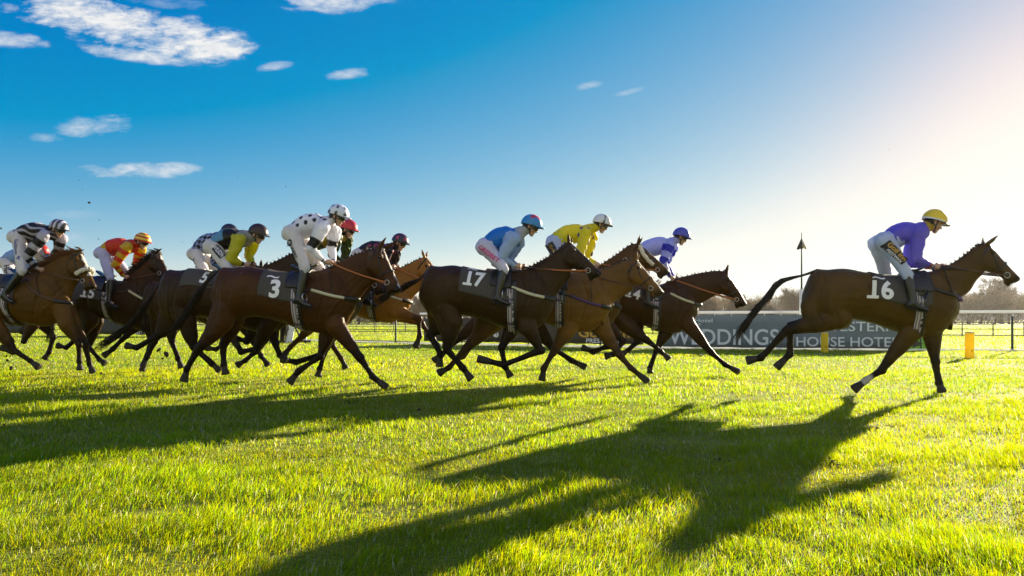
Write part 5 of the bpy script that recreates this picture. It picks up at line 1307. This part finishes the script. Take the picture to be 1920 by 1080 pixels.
for row, (Z_, step) in enumerate(((150, 5.6), (166, 6.4), (185, 7.5))):
    x = -Z_ * .86
    while x < Z_ * .92:
        spots.append((x + tr_r.uniform(-1.8, 1.8), Z_ + tr_r.uniform(-6, 6))); x += step * tr_r.uniform(.75, 1.3)
for (x, y) in spots:
    k_ = tr_r.choice([0, 0, 1, 2, 2, 3, 4]); px = 960 + F * x / y
    prof = 1.12 + .16 * math.sin(px * .011 + 1.0) + .12 * math.sin(px * .031) + (.16 if px > 1780 else 0) + (.22 if 1280 < px < 1500 else 0)
    s_ = prof * tr_r.uniform(.82, 1.2)
    if k_ not in first:
        tm, cm = protos[k_]; t_ = obj('trunk', tm, bark, None); c_ = obj('crown', cm, twig if k_ != 4 else ever, None, False)
        root = bpy.data.objects.new('tree', None); COL.objects.link(root); t_.parent = root; c_.parent = root; first[k_] = (root, t_, c_)
    else:
        r0, t0, c0 = first[k_]; root = r0.copy(); COL.objects.link(root)
        for q in (t0, c0): n_ = q.copy(); COL.objects.link(n_); n_.parent = root
    tag(root, KIND[k_], 'tree', KIND[k_].replace('tree in', 'trees in'))
    root.location = (x, y, 0); root.rotation_euler = (0, 0, tr_r.uniform(0, 6.28)); root.scale = (s_ * 1.1, s_ * 1.1, s_)
# scrub under the trees
def scrub():
    n = 240000; r = np.random.default_rng(5); x = r.uniform(-190, 200, n); y = r.uniform(146, 176, n)
    p = np.stack([x, y, x * 0], 1); top = 4.2 + 2.3 * np.clip(fbm(p, .12, 61) + .35, 0, 1.2) + .9 * fbm(p, .5, 62); z = np.abs(r.uniform(0, 1, n)) ** .8 * np.maximum(top, .5)
    c = np.stack([x, y, z], 1); d = r.normal(size=(n, 3)) * .22 + np.array([0, 0, .5]); s = r.normal(size=(n, 3)); s = np.cross(d, s); s /= np.linalg.norm(s, axis=1)[:, None] + 1e-6; s *= .06
    V = np.stack([c - s, c + s, c + d], 1).reshape(-1, 3).astype(np.float32); me = bpy.data.meshes.new('scrub'); me.vertices.add(len(V)); me.vertices.foreach_set('co', V.ravel())
    me.loops.add(n * 3); me.loops.foreach_set('vertex_index', np.arange(n * 3, dtype=np.int32)); me.polygons.add(n); me.polygons.foreach_set('loop_start', (np.arange(n) * 3).astype(np.int32))
    try: me.polygons.foreach_set('loop_total', np.full(n, 3, np.int32))
    except Exception: pass
    me.update(calc_edges=True)
    base = np.array([.15, .105, .05]) * (1 + .3 * fbm(p, .2, 63))[:, None]; g_ = np.clip(fbm(p, .15, 64), 0, 1)[:, None]; base = base * (1 - g_) + np.array([.08, .085, .035]) * g_
    set_col(me, np.repeat(np.clip(base, .01, 1), 3, axis=0)); o = obj('scrub', me, mat('scrub', rough=.9, col=True, trans=.25), None, False); tag(o, "brown winter scrub along the foot of the far treeline", 'scrub', kind='stuff')
scrub()

# ------------------------------------------------------------------ turf kicked up by the hooves
clods = []
for (px, py, Z_, r_) in [(167, 380, 9, .018), (2, 428, 9, .015), (148, 338, 10, .008), (155, 356, 10, .006), (186, 412, 10, .009), (270, 271, 10, .007), (445, 332, 10, .007), (536, 350, 10, .008), (554, 349, 10, .005), (361, 291, 10, .006),
                    (45, 390, 10, .006), (152, 390, 10, .007), (185, 448, 10, .010), (301, 372, 10, .006), (415, 424, 10, .006), (342, 454, 10, .008), (362, 452, 10, .007), (428, 407, 10, .006), (590, 284, 10, .006), (36, 258, 10, .007), (1668, 281, 9, .006),
                    (14, 676, 10, .022), (20, 690, 10, .030), (12, 668, 10, .016), (193, 647, 11, .018), (298, 656, 10.5, .035), (312, 664, 10.5, .045), (322, 650, 10.5, .02), (305, 672, 10.5, .022), (715, 682, 10, .016), (890, 642, 10.5, .012), (926, 663, 10.5, .014), (190, 700, 11, .02), (1420, 420, 9, .004)]:
    g = G().ell((0, 0, 0), r_, r_ * .8, r_ * .6, seg=8, rings=6); me = g.mesh(); v = coords(me); set_coords(me, v * (1 + .45 * fbm(v / r_, 1.5, int(px)))[:, None])
    o = obj('clod', me, M['soil'], None); o.location = ((px - 960) / F * Z_, Z_, H + Z_ * (HY - py) / F); o.rotation_euler = (px, py, 0)
    big = r_ > .014
    tag(o, "clod of dark turf kicked up just above the grass" if py > 600 else ("small dark speck of flying turf against the sky"), 'clod', 'clods of turf kicked up by the hooves' if py > 600 else 'specks of turf flying against the sky')

g = G(); cr = random.Random(8)
for i in range(110):
    z = cr.uniform(8.2, 19) if i > 30 else cr.uniform(4, 9); x = cr.uniform(-.8, .8) * z; r_ = cr.uniform(.005, .016); g.ell((x, z, cr.uniform(.01, .035)), r_ * cr.uniform(.8, 1.6), r_, r_ * .6, U=(cr.uniform(-1, 1), 1, cr.uniform(-.3, .3)), W=(0, 0, 1), seg=7, rings=5)
    if cr.random() < .3:
        for _ in range(4): g.ell((x + cr.gauss(0, .05), z + cr.gauss(0, .06), cr.uniform(.015, .04)), r_ * .7, r_ * .6, r_ * .4, seg=6, rings=4)
tag(obj('torn_turf', g.mesh(), M['soil'], None), "crumbs of torn turf lying scattered over the grass", 'soil', kind='stuff')

# ------------------------------------------------------------------ air
def haze():
    g = G().box((10, 110, 5.9), 520, 244, 13.8); m = bpy.data.materials.new('haze'); m.use_nodes = True; nt = m.node_tree; nt.nodes.clear()
    o_ = nt.nodes.new('ShaderNodeOutputMaterial'); v_ = nt.nodes.new('ShaderNodeVolumePrincipled'); v_.inputs['Density'].default_value = HAZE; v_.inputs['Anisotropy'].default_value = .55
    v_.inputs['Color'].default_value = (.95, .93, .9, 1); nt.links.new(v_.outputs[0], o_.inputs['Volume'])
    o = obj('haze', g.mesh(), m, None, False); tag(o, kind='stuff'); o['label'] = "thin golden haze in the air"; o['category'] = 'haze'
HAZE = .00016
if HAZE: haze()
